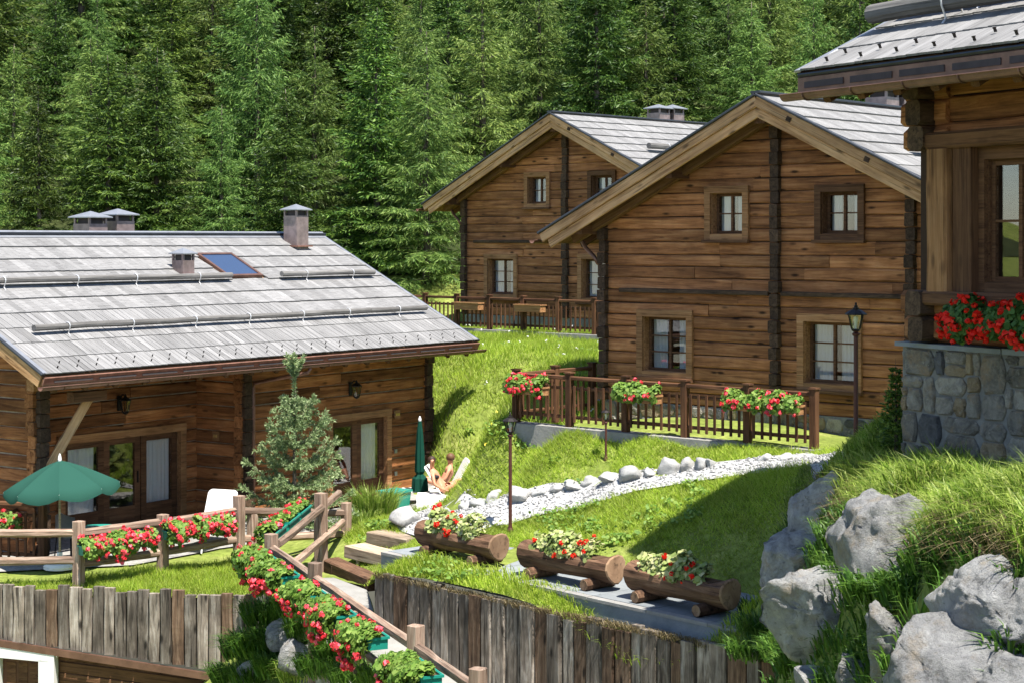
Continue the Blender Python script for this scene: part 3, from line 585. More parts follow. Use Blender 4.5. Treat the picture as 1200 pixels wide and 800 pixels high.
def stones(parent, O, ux, un, x0, x1, z0, z1, rng, big=0.55, small=0.16, mat=None, bulge=0.05, ztop=None):
    """irregular masonry: split the face into patches, each one a rounded stone"""
    O = Vector(O); ux = Vector(ux); un = Vector(un); cells = []
    def split(a, b, c, d):
        w, h = b-a, d-c; mx = big*rng.uniform(0.6, 1.15)
        if w > mx*1.25 and (w >= h*1.1 or h <= mx*0.7): t = a+w*rng.uniform(0.34, 0.66); split(a, t, c, d); split(t, b, c, d)
        elif h > mx*0.72: t = c+h*rng.uniform(0.3, 0.7); split(a, b, c, t); split(a, b, t, d)
        elif w > small*2.2 and rng.random() < 0.18: t = a+w*rng.uniform(0.25, 0.5); split(a, t, c, d); split(t, b, c, d)
        else: cells.append((a, b, c, d))
    split(x0, x1, z0, z1)
    M0 = Matrix((ux, -un, Vector((0, 0, 1)))).transposed().to_4x4()
    for a, b, c, d in cells:
        w, h = (b-a)/2-0.005, (d-c)/2-0.005
        if w < 0.02 or h < 0.02: continue
        n = 10; p = rng.uniform(5, 16); V = []; jit = [rng.uniform(0.92, 1.01) for _ in range(n)]; ang = rng.uniform(-0.2, 0.2) if (b-a) < 1.6*(d-c) else rng.uniform(-.08, .08)
        for ring, (sc, y) in enumerate([(1.0, 0.06), (1.0, -bulge*0.45), (0.88, -bulge)]):
            for k in range(n):
                t = 2*math.pi*(k+0.5)/n; ct, st = math.cos(t), math.sin(t); rr = (abs(ct)**p+abs(st)**p)**(-1/p)*jit[k]*sc
                x, z = rr*ct*w, rr*st*h; V.append((x*math.cos(ang)-z*math.sin(ang)*0.5, y+(rng.uniform(-.4, .4)*bulge if ring == 2 else 0), z+x*math.sin(ang)*0.5))
        V.append((rng.uniform(-.2, .2)*w, -bulge*rng.uniform(0.9, 1.3), rng.uniform(-.2, .2)*h))
        Fc = [(i*n+k, i*n+(k+1) % n, (i+1)*n+(k+1) % n, (i+1)*n+k) for i in range(2) for k in range(n)]+[(2*n+k, 2*n+(k+1) % n, 3*n) for k in range(n)]
        M = M0.copy(); M.translation = O+ux*((a+b)/2)+Vector((0, 0, (c+d)/2)); MB().add(V, Fc).build("stone", mat or rng.choice((M_STONEW, M_STONEW, M_STONEW, M_STONED, M_STONER)), parent, M)

# ------------------------------------------------------------------ gabled log chalets in the middle (two alike) 
def gable_chalet(name, label, O, UX, seed, detail, wall_mat, length=10.0, roof_single=300, fence_side=True):
    rng = random.Random(seed); t = thing(name, label, "chalet", O, math.atan2(UX.y, UX.x)); X = Vector((1, 0, 0)); Y = Vector((0, 1, 0)); Z = Vector((0, 0, 1))
    HW = 4.37; AP = 6.64; S = 0.482; OV = 0.80; EX = 5.58; T = 0.20            # apex of the roof surface, slope, overhangs, roof thickness
    roof_z = lambda x: AP-T-0.04-S*abs(x)
    ops_outer = [(-3.47, -2.03, 0.96, 2.37), (0.50, 1.94, 0.92, 2.39), (-1.72, -0.65, 3.83, 4.92), (0.90, 2.0, 3.83, 4.90)]
    ins = [(a+0.13, b-0.13, c+0.10, d-0.13) for a, b, c, d in ops_outer]
    un = -Y
    wall = wall_core("wall", t, (0, 0, 0), X, un, -HW, HW, 0.0, roof_z, ins, M_CORE, 0.2, breaks=(0.0,))
    log_courses(wall, (0, 0, 0), X, un, -HW, HW, 0.42, roof_z, 0.262, ins, wall_mat, rng)
    sb = MB()
    for sx in (-1, 1): sb.bx(sx*HW-(0.2 if sx > 0 else 0), sx*HW+(0.2 if sx < 0 else 0), 0.2, length-1.4, 0, roof_z(HW))
    sb.bx(-HW+.2, HW-.2, length-1.6, length-1.4, 0, roof_z(HW)); sb.build("side_wall", wall_mat, t)
    # left side wall logs facing the lawn
    log_courses(wall, (-HW, 0, 0), -Y, -X, -length+1.5, 0.0, 0.42, lambda x: roof_z(HW), 0.262, [], wall_mat, rng, prot=0.04)
    pl = MB().bx(-HW+.02, HW-.02, -0.07, 0.1, -0.6, 0.42).build("plinth", M_MORTAR, t)
    if detail: stones(pl, (0, -0.07, 0), X, un, -HW+.02, HW-.02, -0.15, 0.40, rng, 0.5, 0.15, bulge=0.03)
    for x in (-HW, 0.0, 3.0):
        log_end_stack(wall, (x, 0, 0), un, X, 0.42, roof_z(x)-0.02 if x else roof_z(0.2)-0.15, 0.262, 0.20, rng, M_END, 0.17)
    # ledge log over the ground floor
    for a, b in ((-3.9, -0.15), (0.15, 2.85)): beam("ledge", M_END, t, (a, -0.10, 2.76), (b, -0.10, 2.76), 0.12, 0.09, seg=5, jit=0.006, rng=rng)
    for i, (a, b, c, d) in enumerate(ops_outer):
        window(t, (0, 0, 0), X, un, a, b, c, d, 2, 3 if i < 2 else 2, surround=0.15 if i < 2 else 0.14, mat_s=M_TRIM if i < 2 else M_DTRIM if i == 3 else M_TRIM, curtain=(0.72, 0.8, 0.78, 0.6)[i])
    # roof: two slopes, soffit boards, purlins, verge boards
    un_s = {1: Vector((S, 0, 1)).normalized(), -1: Vector((-S, 0, 1)).normalized()}
    rf = MB()
    for sx in (-1, 1):
        q = [Vector((0.0 if sx > 0 else -0.0, -OV, AP)), Vector((sx*EX, -OV, AP-S*EX)), Vector((sx*EX, -OV, AP-S*EX-T)), Vector((0, -OV, AP-T))]; rf.prism([p+Y*0.10 for p in q], Y*(length-0.1))
    roof = rf.build("roof", M_SOFFIT, t)
    for sx in (-1, 1):
        n = un_s[sx]; dn = Vector((sx, 0, -S)).normalized(); L = EX*math.sqrt(1+S*S)
        # verge: two stacked boards and a metal strip
        p0 = Vector((0, -OV+0.03, AP)); 
        beam("verge_board", M_VERGE, roof, p0-n*0.09+dn*0.03, p0-n*0.09+dn*L, 0.06, 0.20, up=n, seg=6, jit=0.004, rng=rng)
        beam("verge_board", M_VERGE, roof, p0-n*0.285+Y*0.05+dn*0.06, p0-n*0.285+Y*0.05+dn*(L-0.12), 0.06, 0.19, up=n, seg=6, jit=0.004, rng=rng)
        beam("verge_trim", M_TRIMMETAL, roof, p0+n*0.032-Y*0.03, p0+n*0.032-Y*0.03+dn*(L+.02), 0.09, 0.05, up=n)
        for k in range(3):
            b = p0-n*0.11+dn*(0.9+1.9*k); MB().box((0, -0.035, 0), (0.11, 0.03, 0.09), frame(b, dn, n)).build("peg", M_END, roof)
        beam("inner_rafter", M_SOFFIT, roof, (sx*0.1, -0.22, AP-T-0.20), (sx*(EX-0.5), -0.22, AP-T-0.20-S*(EX-0.6)), 0.16, 0.20, up=n, rng=rng)
        for xb in (2.25, 4.62):
            beam("purlin", M_DTRIM, roof, (sx*xb, -OV+0.14, AP-T-S*xb-0.15), (sx*xb, 0.25, AP-T-S*xb-0.15), 0.22, 0.24, rng=rng)
        for k in range(int(length/0.75)):
            yy = 0.55+k*0.75
            beam("rafter_tail", M_DTRIM, roof, (sx*(HW-.1), yy, AP-T-S*(HW-.1)-0.07), (sx*(EX-0.08), yy, AP-T-S*(EX-0.08)-0.07), 0.10, 0.13, up=n)
        beam("eave_fascia", M_COPDK, roof, (sx*(EX+0.012), -OV+0.1, AP-S*EX-0.10), (sx*(EX+0.012), length-OV-.02, AP-S*EX-0.10), 0.02, 0.19)
        half_gutter(roof, (sx*(EX+0.11), -OV-0.12, AP-S*EX-0.13), (sx*(EX+0.11), length-OV, AP-S*EX-0.13), 0.075, M_COPDK)
    beam("purlin", M_DTRIM, roof, (0, -OV+0.14, AP-T-0.2), (0, 0.25, AP-T-0.2), 0.24, 0.26, rng=rng)
    # downpipe on the left corner
    dp = AP-S*EX-0.2
    MB().tube([(-HW-0.62, -0.05, dp+.28), (-HW-0.62, -0.06, dp+.05), (-HW-0.5, -0.08, dp-0.10), (-HW-0.26, -0.10, dp-0.28), (-HW-0.16, -0.10, dp-0.42), (-HW-0.14, .16, dp-0.55), (-HW-0.14, .16, 0.1)], 0.045, 8).build("downpipe", M_COPDK, t, smooth=True)
    beam("ridge_cap", M_TRIMMETAL, roof, (0, -OV-0.02, AP+0.075), (0, length-OV, AP+0.075), 0.22, 0.05)
    # right slope: shingles (the side seen from the valley), left slope: joined
    us = Vector((-1, 0, S)).normalized(); SL = EX*math.sqrt(1+S*S)
    shingles(roof, (EX, -OV+0.06, AP-S*EX), Y, us, length-0.08, SL, 0.56, 0.19, rng, roof_single)
    shingles(roof, (-EX, -OV+0.06, AP-S*EX), Y, Vector((1, 0, S)).normalized(), length-0.08, SL, 0.56, 0.5, rng, 0)
    for x0, y0 in ((2.5, 0.75), (4.6, 0.3)):
        snow_log(roof, Vector((x0, y0, AP-S*x0))+un_s[1]*0.06, Vector((x0, length-2, AP-S*x0))+un_s[1]*0.06, 0.09, un_s[1], rng, us=us)
    for yy, xx in ((5.6, -0.9), (6.3, -0.85)):
        chimney(t, Matrix.Translation((xx, yy, AP-S*abs(xx))), 0.55, 0.92)
    return t
gable_chalet("log_chalet", "brown log chalet with gable and lower picket fence beside the gravel path", B_O, B_UX, 11, True, M_LOG)
gable_chalet("log_chalet", "farther log chalet at the forest edge, half hidden by another gabled chalet", C_O, C_UX, 12, False, M_LOG, roof_single=0)
# ------------------------------------------------------------------ long chalet with the big shingled roof
def slope_hit(Mw, p, n, px, py):
    """point of the ray through a photo pixel on a plane given in local coordinates"""
    Mi = Mw.inverted(); o = Mi @ Vector((0, 0, 0)); r = (Mi.to_3x3() @ P(px, py, 1.0)); k = (Vector(p)-o).dot(Vector(n))/r.dot(Vector(n)); return o+r*k
def wall_lantern(parent_label, loc, rotz, s=1.0):
    t = thing("wall_lantern", parent_label, "lantern", loc, rotz)
    MB().bx(-.05*s, .05*s, -.02, .0, -.14*s, .14*s).build("back_plate", M_IRON, t)
    MB().tube([(0, -.01, .08*s), (0, -.10*s, .17*s), (0, -.17*s, .14*s)], .012*s, 6).build("bracket_arm", M_IRON, t)
    c = (0, -.17*s)
    MB().lathe([(.004, .19*s), (.02*s, .16*s), (.03*s, .13*s), (.115*s, .07*s), (.115*s, .055*s)], 6, c=(c[0], c[1], 0)).build("lantern_roof", M_IRON, t)
    MB().lathe([(.10*s, .055*s), (.06*s, -.15*s)], 6, c=(c[0], c[1], 0)).build("lantern_glass", M_LGLASS, t)
    for k in range(6):
        a = 2*math.pi*k/6; MB().tube([(c[0]+.1*s*math.cos(a), c[1]+.1*s*math.sin(a), .055*s), (c[0]+.06*s*math.cos(a), c[1]+.06*s*math.sin(a), -.15*s)], .008*s, 4).build("glazing_bar", M_IRON, t)
    MB().lathe([(.065*s, -.15*s), (.065*s, -.17*s), (.02*s, -.2*s)], 6, c=(c[0], c[1], 0)).build("lantern_base", M_IRON, t)
    return t
def glazed_door(t, O, X, un, x0, x1, ztop, leaves_, mat_frame, seed):
    """wide glazed terrace door: list of (xa, xb, kind) leaves"""
    rng = random.Random(seed); M = Matrix((X, -un, Vector((0, 0, 1)))).transposed().to_4x4(); M.translation = Vector(O)
    mb = MB(); s = 0.17
    mb.bx(x0, x1, -0.13, 0.0, ztop-s, ztop); mb.bx(x0, x0+s, -0.126, 0.0, 0.0, ztop-s); mb.bx(x1-s, x1, -0.126, 0.0, 0.0, ztop-s)
    d = mb.build("terrace_door", mat_frame, t, M)
    MB().bx(x0, x1, -0.16, 0.1, -0.02, 0.03).build("threshold", M_DTRIM, d)
    for xa, xb, kind in leaves_:
        f = MB(); fw = 0.16; zb, zt = 0.04, ztop-s-0.01
        f.bx(xa, xa+fw, 0.0, 0.06, zb, zt); f.bx(xb-fw, xb, 0.0, 0.06, zb, zt); f.bx(xa+fw, xb-fw, 0.0, 0.06, zt-0.13, zt); f.bx(xa+fw, xb-fw, 0.0, 0.06, zb, zb+0.42)
        f.build("door_leaf", M_DTRIM, d)
        MB().bx(xa+fw+.003, xb-fw-.003, 0.028, 0.034, zb+0.423, zt-0.133).build("pane", M_GLASS, d)
        if kind == "handle": MB().bx(xb-fw*0.6, xb-fw*0.4, -0.03, 0.0, 0.95, 1.2).build("door_handle", M_IRON, d)
        if kind in ("curtain", "net"):
            n = 44; V = []; a, b = xa+fw-0.03, xb-fw+0.03
            if kind == "curtain": a += 0.0
            for k in range(n):
                u = k/(n-1); x = a+(b-a)*u; y = 0.16+0.03*math.sin(u*(b-a)*52)+0.012*math.sin(u*31)
                pull = 0.0
                V += [(x, y, 0.3 if kind == "net" else 0.25), (x, y*0.98, zt)]
            MB().add(V, [(2*k, 2*k+2, 2*k+3, 2*k+1) for k in range(n-1)]).build("curtain", M_CURT, d, smooth=True)
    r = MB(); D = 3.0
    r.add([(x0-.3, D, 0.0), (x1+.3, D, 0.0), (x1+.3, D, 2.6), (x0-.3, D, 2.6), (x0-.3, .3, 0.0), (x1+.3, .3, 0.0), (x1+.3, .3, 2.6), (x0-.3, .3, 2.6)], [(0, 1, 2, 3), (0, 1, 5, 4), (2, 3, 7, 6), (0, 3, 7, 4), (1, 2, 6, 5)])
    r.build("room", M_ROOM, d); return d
def long_chalet():
    rng = random.Random(21); X = Vector((1, 0, 0)); Y = Vector((0, 1, 0))
    t = thing("long_chalet", "long log chalet with wide grey shingled roof above the patio", "chalet", A_O, math.atan2(A_UX.y, A_UX.x)); Mw = emp_matrix(t)
    LX = 12.3; RX = 5.73; RD = 1.45; EV = -1.15; EZ = 3.68; RY = 4.01; RZ = 6.30; T = 0.22; S = (RZ-EZ)/(RY-EV); HB = 8.0
    n1 = Vector((0, -S, 1)).normalized(); us = Vector((0, 1, S)).normalized(); SL = (Vector((0, RY, RZ))-Vector((0, EV, EZ))).length
    xr0, xr1 = -0.87, 12.95
    zr = lambda y: EZ+S*(y-EV)-T-0.03 if y < RY else RZ-S*(y-RY)-T-0.03
    d2 = (8.44, 10.8, 0.0, 2.11); d1 = (1.65, 5.3, 0.0, 2.14)
    wA = wall_core("wall", t, (0, 0, 0), X, -Y, RX, LX, 0, lambda x: zr(0), [(d2[0]+.1, d2[1]-.1, -0.1, d2[3]-.1)], M_CHINK)
    log_courses(wA, (0, 0, 0), X, -Y, RX, LX, 0.05, lambda x: zr(0), 0.275, [(d2[0]+.1, d2[1]-.1, -0.1, d2[3]-.1)], M_LOG_A, rng, gap=0.010, jit=0.010)
    wB = wall_core("wall", t, (0, RD, 0), X, -Y, 0, RX, 0, lambda x: zr(RD), [(d1[0]+.1, d1[1]-.1, -0.1, d1[3]-.1)], M_CHINK)
    log_courses(wB, (0, RD, 0), X, -Y, 0.1, RX-0.02, 0.05, lambda x: zr(RD), 0.275, [(d1[0]+.1, d1[1]-.1, -0.1, d1[3]-.1)], M_LOG_A, rng, gap=0.010, jit=0.010)
    wC = wall_core("wall", t, (RX, 0, 0), -Y, -X, -RD, -0.0, 0, lambda x: zr(0), [], M_CHINK)
    log_courses(wC, (RX, 0, 0), -Y, -X, -RD, -0.14, 0.05, lambda x: zr(0)+0.3, 0.275, [], M_LOG_A, rng, gap=0.010, jit=0.010, seams=False)
    gw = (-3.4, -1.9, 0.95, 2.2)
    wD = wall_core("wall", t, (0, 0, 0), -Y, -X, -HB, 0.0, 0, lambda x: zr(-x), [(gw[0]+.1, gw[1]-.1, gw[2]+.1, gw[3]-.1)], M_CHINK, breaks=(-RY,))
    log_courses(wD, (0, 0, 0), -Y, -X, -HB, -0.0, 0.05, lambda x: zr(-x), 0.275, [(gw[0]+.1, gw[1]-.1, gw[2]+.1, gw[3]-.1)], M_LOG_A, rng, gap=0.010, jit=0.010)
    window(t, (0, 0, 0), -Y, -X, *gw, 2, 2, curtain=0.6, room=False)
    log_courses(wD, (0.16, 0, 0), Y, X, 0.0, RD-.02, 0.05, lambda x: zr(0), 0.275, [], M_LOG_A, rng, gap=0.010, jit=0.010, seams=False)
    mb = MB(); mb.bx(LX-.16, LX, 0.16, HB, 0, zr(0)); mb.bx(0.0, LX-.16, HB-.16, HB, 0, zr(0)); mb.build("rear_wall", M_LOG_A, t)
    tri = MB(); tri.prism([(LX, 0, zr(0)), (LX, HB, zr(HB)), (LX, RY, zr(RY))], (-0.16, 0, 0)); tri.build("rear_gable", M_LOG_A, t)
    for (x, y, pr) in ((0.0, 0.0, 0.2), (RX+.02, 0.0, 0.17), (LX, 0.0, 0.16)):
        log_end_stack(wA, (x, y, 0), -Y, X, 0.05, zr(0)-0.03, 0.275, 0.24, rng, M_END, pr)
    log_end_stack(wA, (LX-0.02, 0.06, 0), X, Y, 0.05, zr(0)-0.1, 0.275, 0.22, rng, M_LOG_A, 0.20)
    log_end_stack(wA, (RX+0.06, 0.04, 0), -X, Y, 0.18, zr(0)-0.1, 0.275, 0.22, rng, M_LOG_A, 0.20)
    log_end_stack(wA, (0.04, 0.04, 0), -X, Y, 0.18, zr(0)-0.1, 0.275, 0.22, rng, M_LOG_A, 0.22)
    log_end_stack(wA, (0.45, RD, 0), -Y, X, 0.05, zr(RD)-0.03, 0.275, 0.22, rng, M_END, 0.2)
    glazed_door(t, (0, RD, 0), X, -Y, d1[0], d1[1], d1[3], [(1.83, 2.98, "net"), (2.98, 4.02, "handle"), (4.05, 5.12, "curtain")], M_TRIM, 1)
    glazed_door(t, (0, 0, 0), X, -Y, d2[0], d2[1], d2[3], [(8.61, 9.62, "none"), (9.62, 10.62, "curtain")], M_TRIM, 2)
    # roof
    rf = MB(); rf.prism([(xr0, EV, EZ), (xr0, RY, RZ), (xr0, 2*RY-EV, EZ), (xr0, 2*RY-EV, EZ-T), (xr0, RY, RZ-T), (xr0, EV, EZ-T)], (xr1-xr0, 0, 0)); roof = rf.build("roof", M_SOFFIT, t)
    def on(px, py): return slope_hit(Mw, (0, EV, EZ), n1, px, py)
    def xv(px, py): p = on(px, py); return p.x-xr0, (p-Vector((p.x, EV, EZ))).length
    sky_a = xv(266, 328); sky_b = xv(238, 301); sky_c = xv(307, 327)
    sk = (sky_a[0], sky_c[0], sky_a[1], sky_b[1])
    r1 = xv(225, 336); r2 = xv(365, 300)
    shingles(roof, (xr0+0.04, EV, EZ), X, us, xr1-xr0-0.08, SL, 0.575, 0.165, rng, 300, skip=[sk], rust=[(r1[0]-0.1, r1[0]+0.6, r1[1]-0.6, r1[1]+0.1), (r2[0]-0.1, r2[0]+0.5, r2[1]-0.7, r2[1])])
    bk = MB(); bk.prism([(xr0+.03, RY, RZ+.03), (xr0+.03, 2*RY-EV, EZ+.03), (xr0+.03, 2*RY-EV, EZ+.004), (xr0+.03, RY, RZ+.004)], (xr1-xr0-.06, 0, 0)); bk.build("rear_roofing", M_SHIN, roof)
    beam("ridge_cap", M_TRIMMETAL, roof, (xr0, RY, RZ+0.075), (xr1, RY, RZ+0.075), 0.26, 0.05)
    MB().prism([(xr0, RY-.16, RZ-.02), (xr0, RY, RZ+.135), (xr0, RY+.16, RZ-.02)], (xr1-xr0, 0, 0)).build("ridge_flashing", M_ZINC, roof)
    for xe, sg in ((xr0, -1), (xr1, 1)):
        for sl in (1, -1):
            q0 = Vector((xe, RY, RZ)); dn = Vector((0, -sl, -S)).normalized(); nn = Vector((0, -sl*S, 1)).normalized()
            beam("verge_board", M_VERGE, roof, q0-nn*.12+dn*.03, q0-nn*.12+dn*SL, 0.055, 0.26, up=nn, seg=5, jit=.004, rng=rng)
            beam("verge_trim", M_TRIMMETAL, roof, q0+nn*.03, q0+nn*.03+dn*(SL+.02), 0.10, 0.05, up=nn)
            beam("verge_strip", M_ZINC, roof, q0+nn*.058-X*sg*.05, q0+nn*.058-X*sg*.05+dn*(SL), 0.09, 0.012, up=nn)
    # front eave: copper fascia with vents, gutter
    beam("eave_fascia", M_COPPER, roof, (xr0, EV-0.02, EZ-0.12), (xr1, EV-0.02, EZ-0.12), 0.03, 0.21, up=n1)
    k = 0
    xx = xr0+0.25
    while xx < xr1-0.9:
        w = 0.95; MB().box((0, 0, 0), (w, 0.012, 0.085), Matrix.Translation((xx+w/2, EV-0.04, EZ-0.10))).build("eave_vent", M_VENT, roof); xx += 1.12
    half_gutter(roof, (xr0-0.15, EV-0.115, EZ-0.20), (xr1+0.12, EV-0.115, EZ-0.20), 0.075, M_COPDK, brackets=13)
    for i in range(18):
        x = xr0+0.35+i*(xr1-xr0-0.7)/17; beam("rafter_tail", M_DTRIM, roof, (x, EV+0.05, EZ-T-0.07), (x, 0.05, EZ-T-0.07+S*(0.0-EV)), 0.11, 0.14, up=n1)
    beam("eave_beam", M_TRIM, roof, (xr0+.15, -0.62, EZ-T-0.02+S*0.53-0.24), (RX+0.3, -0.62, EZ-T-0.02+S*0.53-0.24), 0.2, 0.22, rng=rng, seg=4, jit=.006)
    beam("brace", M_VERGE, t, (0.1, -0.16, 1.75), (0.78, -0.64, 3.2), 0.16, 0.18, rng=rng, seg=3, jit=0.006)
    beam("brace_beam", M_DTRIM, t, (0.15, -0.75, 3.18), (1.0, -0.75, 3.18), 0.2, 0.2)
    # snow hooks, two staggered rows
    hk = MB().bx(-.014, .014, -.052, -.044, 0.045, 0.085).bx(-.015, .015, -.054, -.042, 0.082, 0.09).mesh("snow_hook"); hk.materials.append(M_IRON)
    for row in range(2):
        nn = 27
        for i in range(nn):
            x = xr0+0.45+(xr1-xr0-0.8)*(i+0.35*row)/nn; v = 0.20+0.17*row; link("snow_hook", hk, None, roof, frame(Vector((x, EV, EZ))+us*v+n1*0.015, X, n1))
    # snow logs
    def sl_(pa, pb, r=0.065):
        a = on(*pa); b = on(*pb); b = Vector((b.x, a.y, a.z)); snow_log(roof, a+n1*0.05, b+n1*0.05, r, n1, rng, us=us)
    sl_((36, 394), (430, 372)); a0 = on(36, 394); b0 = on(518, 362); b0.x = min(b0.x, xr1-.55)
    snow_log(roof, Vector((on(430, 372).x+0.02, a0.y, a0.z))+n1*0.05, Vector((b0.x, a0.y, a0.z))+n1*0.05, 0.065, n1, rng, us=us)
    u0 = on(-60, 346); u1 = on(268, 331); snow_log(roof, Vector((xr0+0.4, u1.y, u1.z))+n1*.05, u1+n1*.05, 0.065, n1, rng, us=us)
    u2 = on(325, 328); u3 = on(462, 322); u3.x = min(u3.x, xr1-.5); snow_log(roof, Vector((u2.x, u1.y, u1.z))+n1*.05, Vector((u3.x, u1.y, u1.z))+n1*.05, 0.065, n1, rng, us=us)
    # chimneys
    c = on(352, 293); chimney(t, Matrix.Translation((c.x, c.y+0.15, c.z+0.10)), 0.45, 0.88)
    c = on(219, 325); chimney(t, Matrix.Translation((c.x, c.y+0.12, c.z+0.06)), 0.36, 0.43, 0.12)
    for px in (106, 138):
        q = slope_hit(Mw, (0, RY+0.9, 0), (0, 1, 0), px, 272); chimney(t, Matrix.Translation((q.x, RY+0.9, RZ-S*0.9)), 0.56, 0.86 if px < 120 else 0.93)
    # skylight
    u, v0, v1 = (sk[0]+sk[1])/2, sk[2], sk[3]; cpt = Vector((xr0+u, EV, EZ))+us*((v0+v1)/2); Mk = frame(cpt, X, n1); w = sk[1]-sk[0]; hh = v1-v0
    s = MB(); f = 0.075
    s.bx(-w/2, w/2, -hh/2, -hh/2+f, -.02, .11); s.bx(-w/2, w/2, hh/2-f, hh/2, -.02, .11); s.bx(-w/2, -w/2+f, -hh/2+f, hh/2-f, -.02, .11); s.bx(w/2-f, w/2, -hh/2+f, hh/2-f, -.02, .11)
    k = s.build("skylight", M_COPDK, t, Mk); MB().bx(-w/2+f, w/2-f, -hh/2+f, hh/2-f, .05, .09).build("skylight_glass", M_SKYGL, k)
    # downpipe
    MB().tube([(6.55, EV-0.11, EZ-0.28), (6.5, EV-0.08, EZ-0.38), (5.98, -0.10, 3.05), (5.95, -0.10, 2.9), (5.95, -0.10, 0.0)], 0.042, 8).build("downpipe", M_COPPER, t, smooth=True)
    # number plaques, bell buttons
    pl = MB().bx(-.11, .11, -.025, 0, -.10, .10).build("number_plaque", M_TRIM, t, Matrix.Translation((11.05, -0.075, 1.95)))
    MB().bx(-.07, -.03, -.035, -.025, -.03, .03).bx(-.01, .03, -.035, -.025, -.03, .03).bx(.05, .08, -.035, -.025, -.03, .03).build("brass_digits", M_GOLD, pl)
    pl2 = MB().bx(-.10, .10, -.025, 0, -.10, .10).build("number_plaque", M_TRIM, t, frame((RX-0.075, 0.75, 1.85), (0, -1, 0)))
    MB().bx(-.06, -.02, -.035, -.025, -.03, .03).bx(.0, .05, -.035, -.025, -.03, .03).build("brass_digits", M_GOLD, pl2)
    for z in (1.05, 0.5): MB().bx(-.05, .05, -.02, 0, -.05, .05).build("socket_cover", M_ZINC, t, Matrix.Translation((11.0, -0.075, z)))
    for (x, y, z, lab) in ((3.35, RD-0.07, 2.72, "black wall lantern above the wide terrace door"), (9.3, -0.07, 2.7, "black wall lantern beside the small spruce, above curtained door")):
        p = Mw @ Vector((x, y, z)); wall_lantern(lab, p, math.atan2(A_UX.y, A_UX.x), 1.15)
long_chalet()

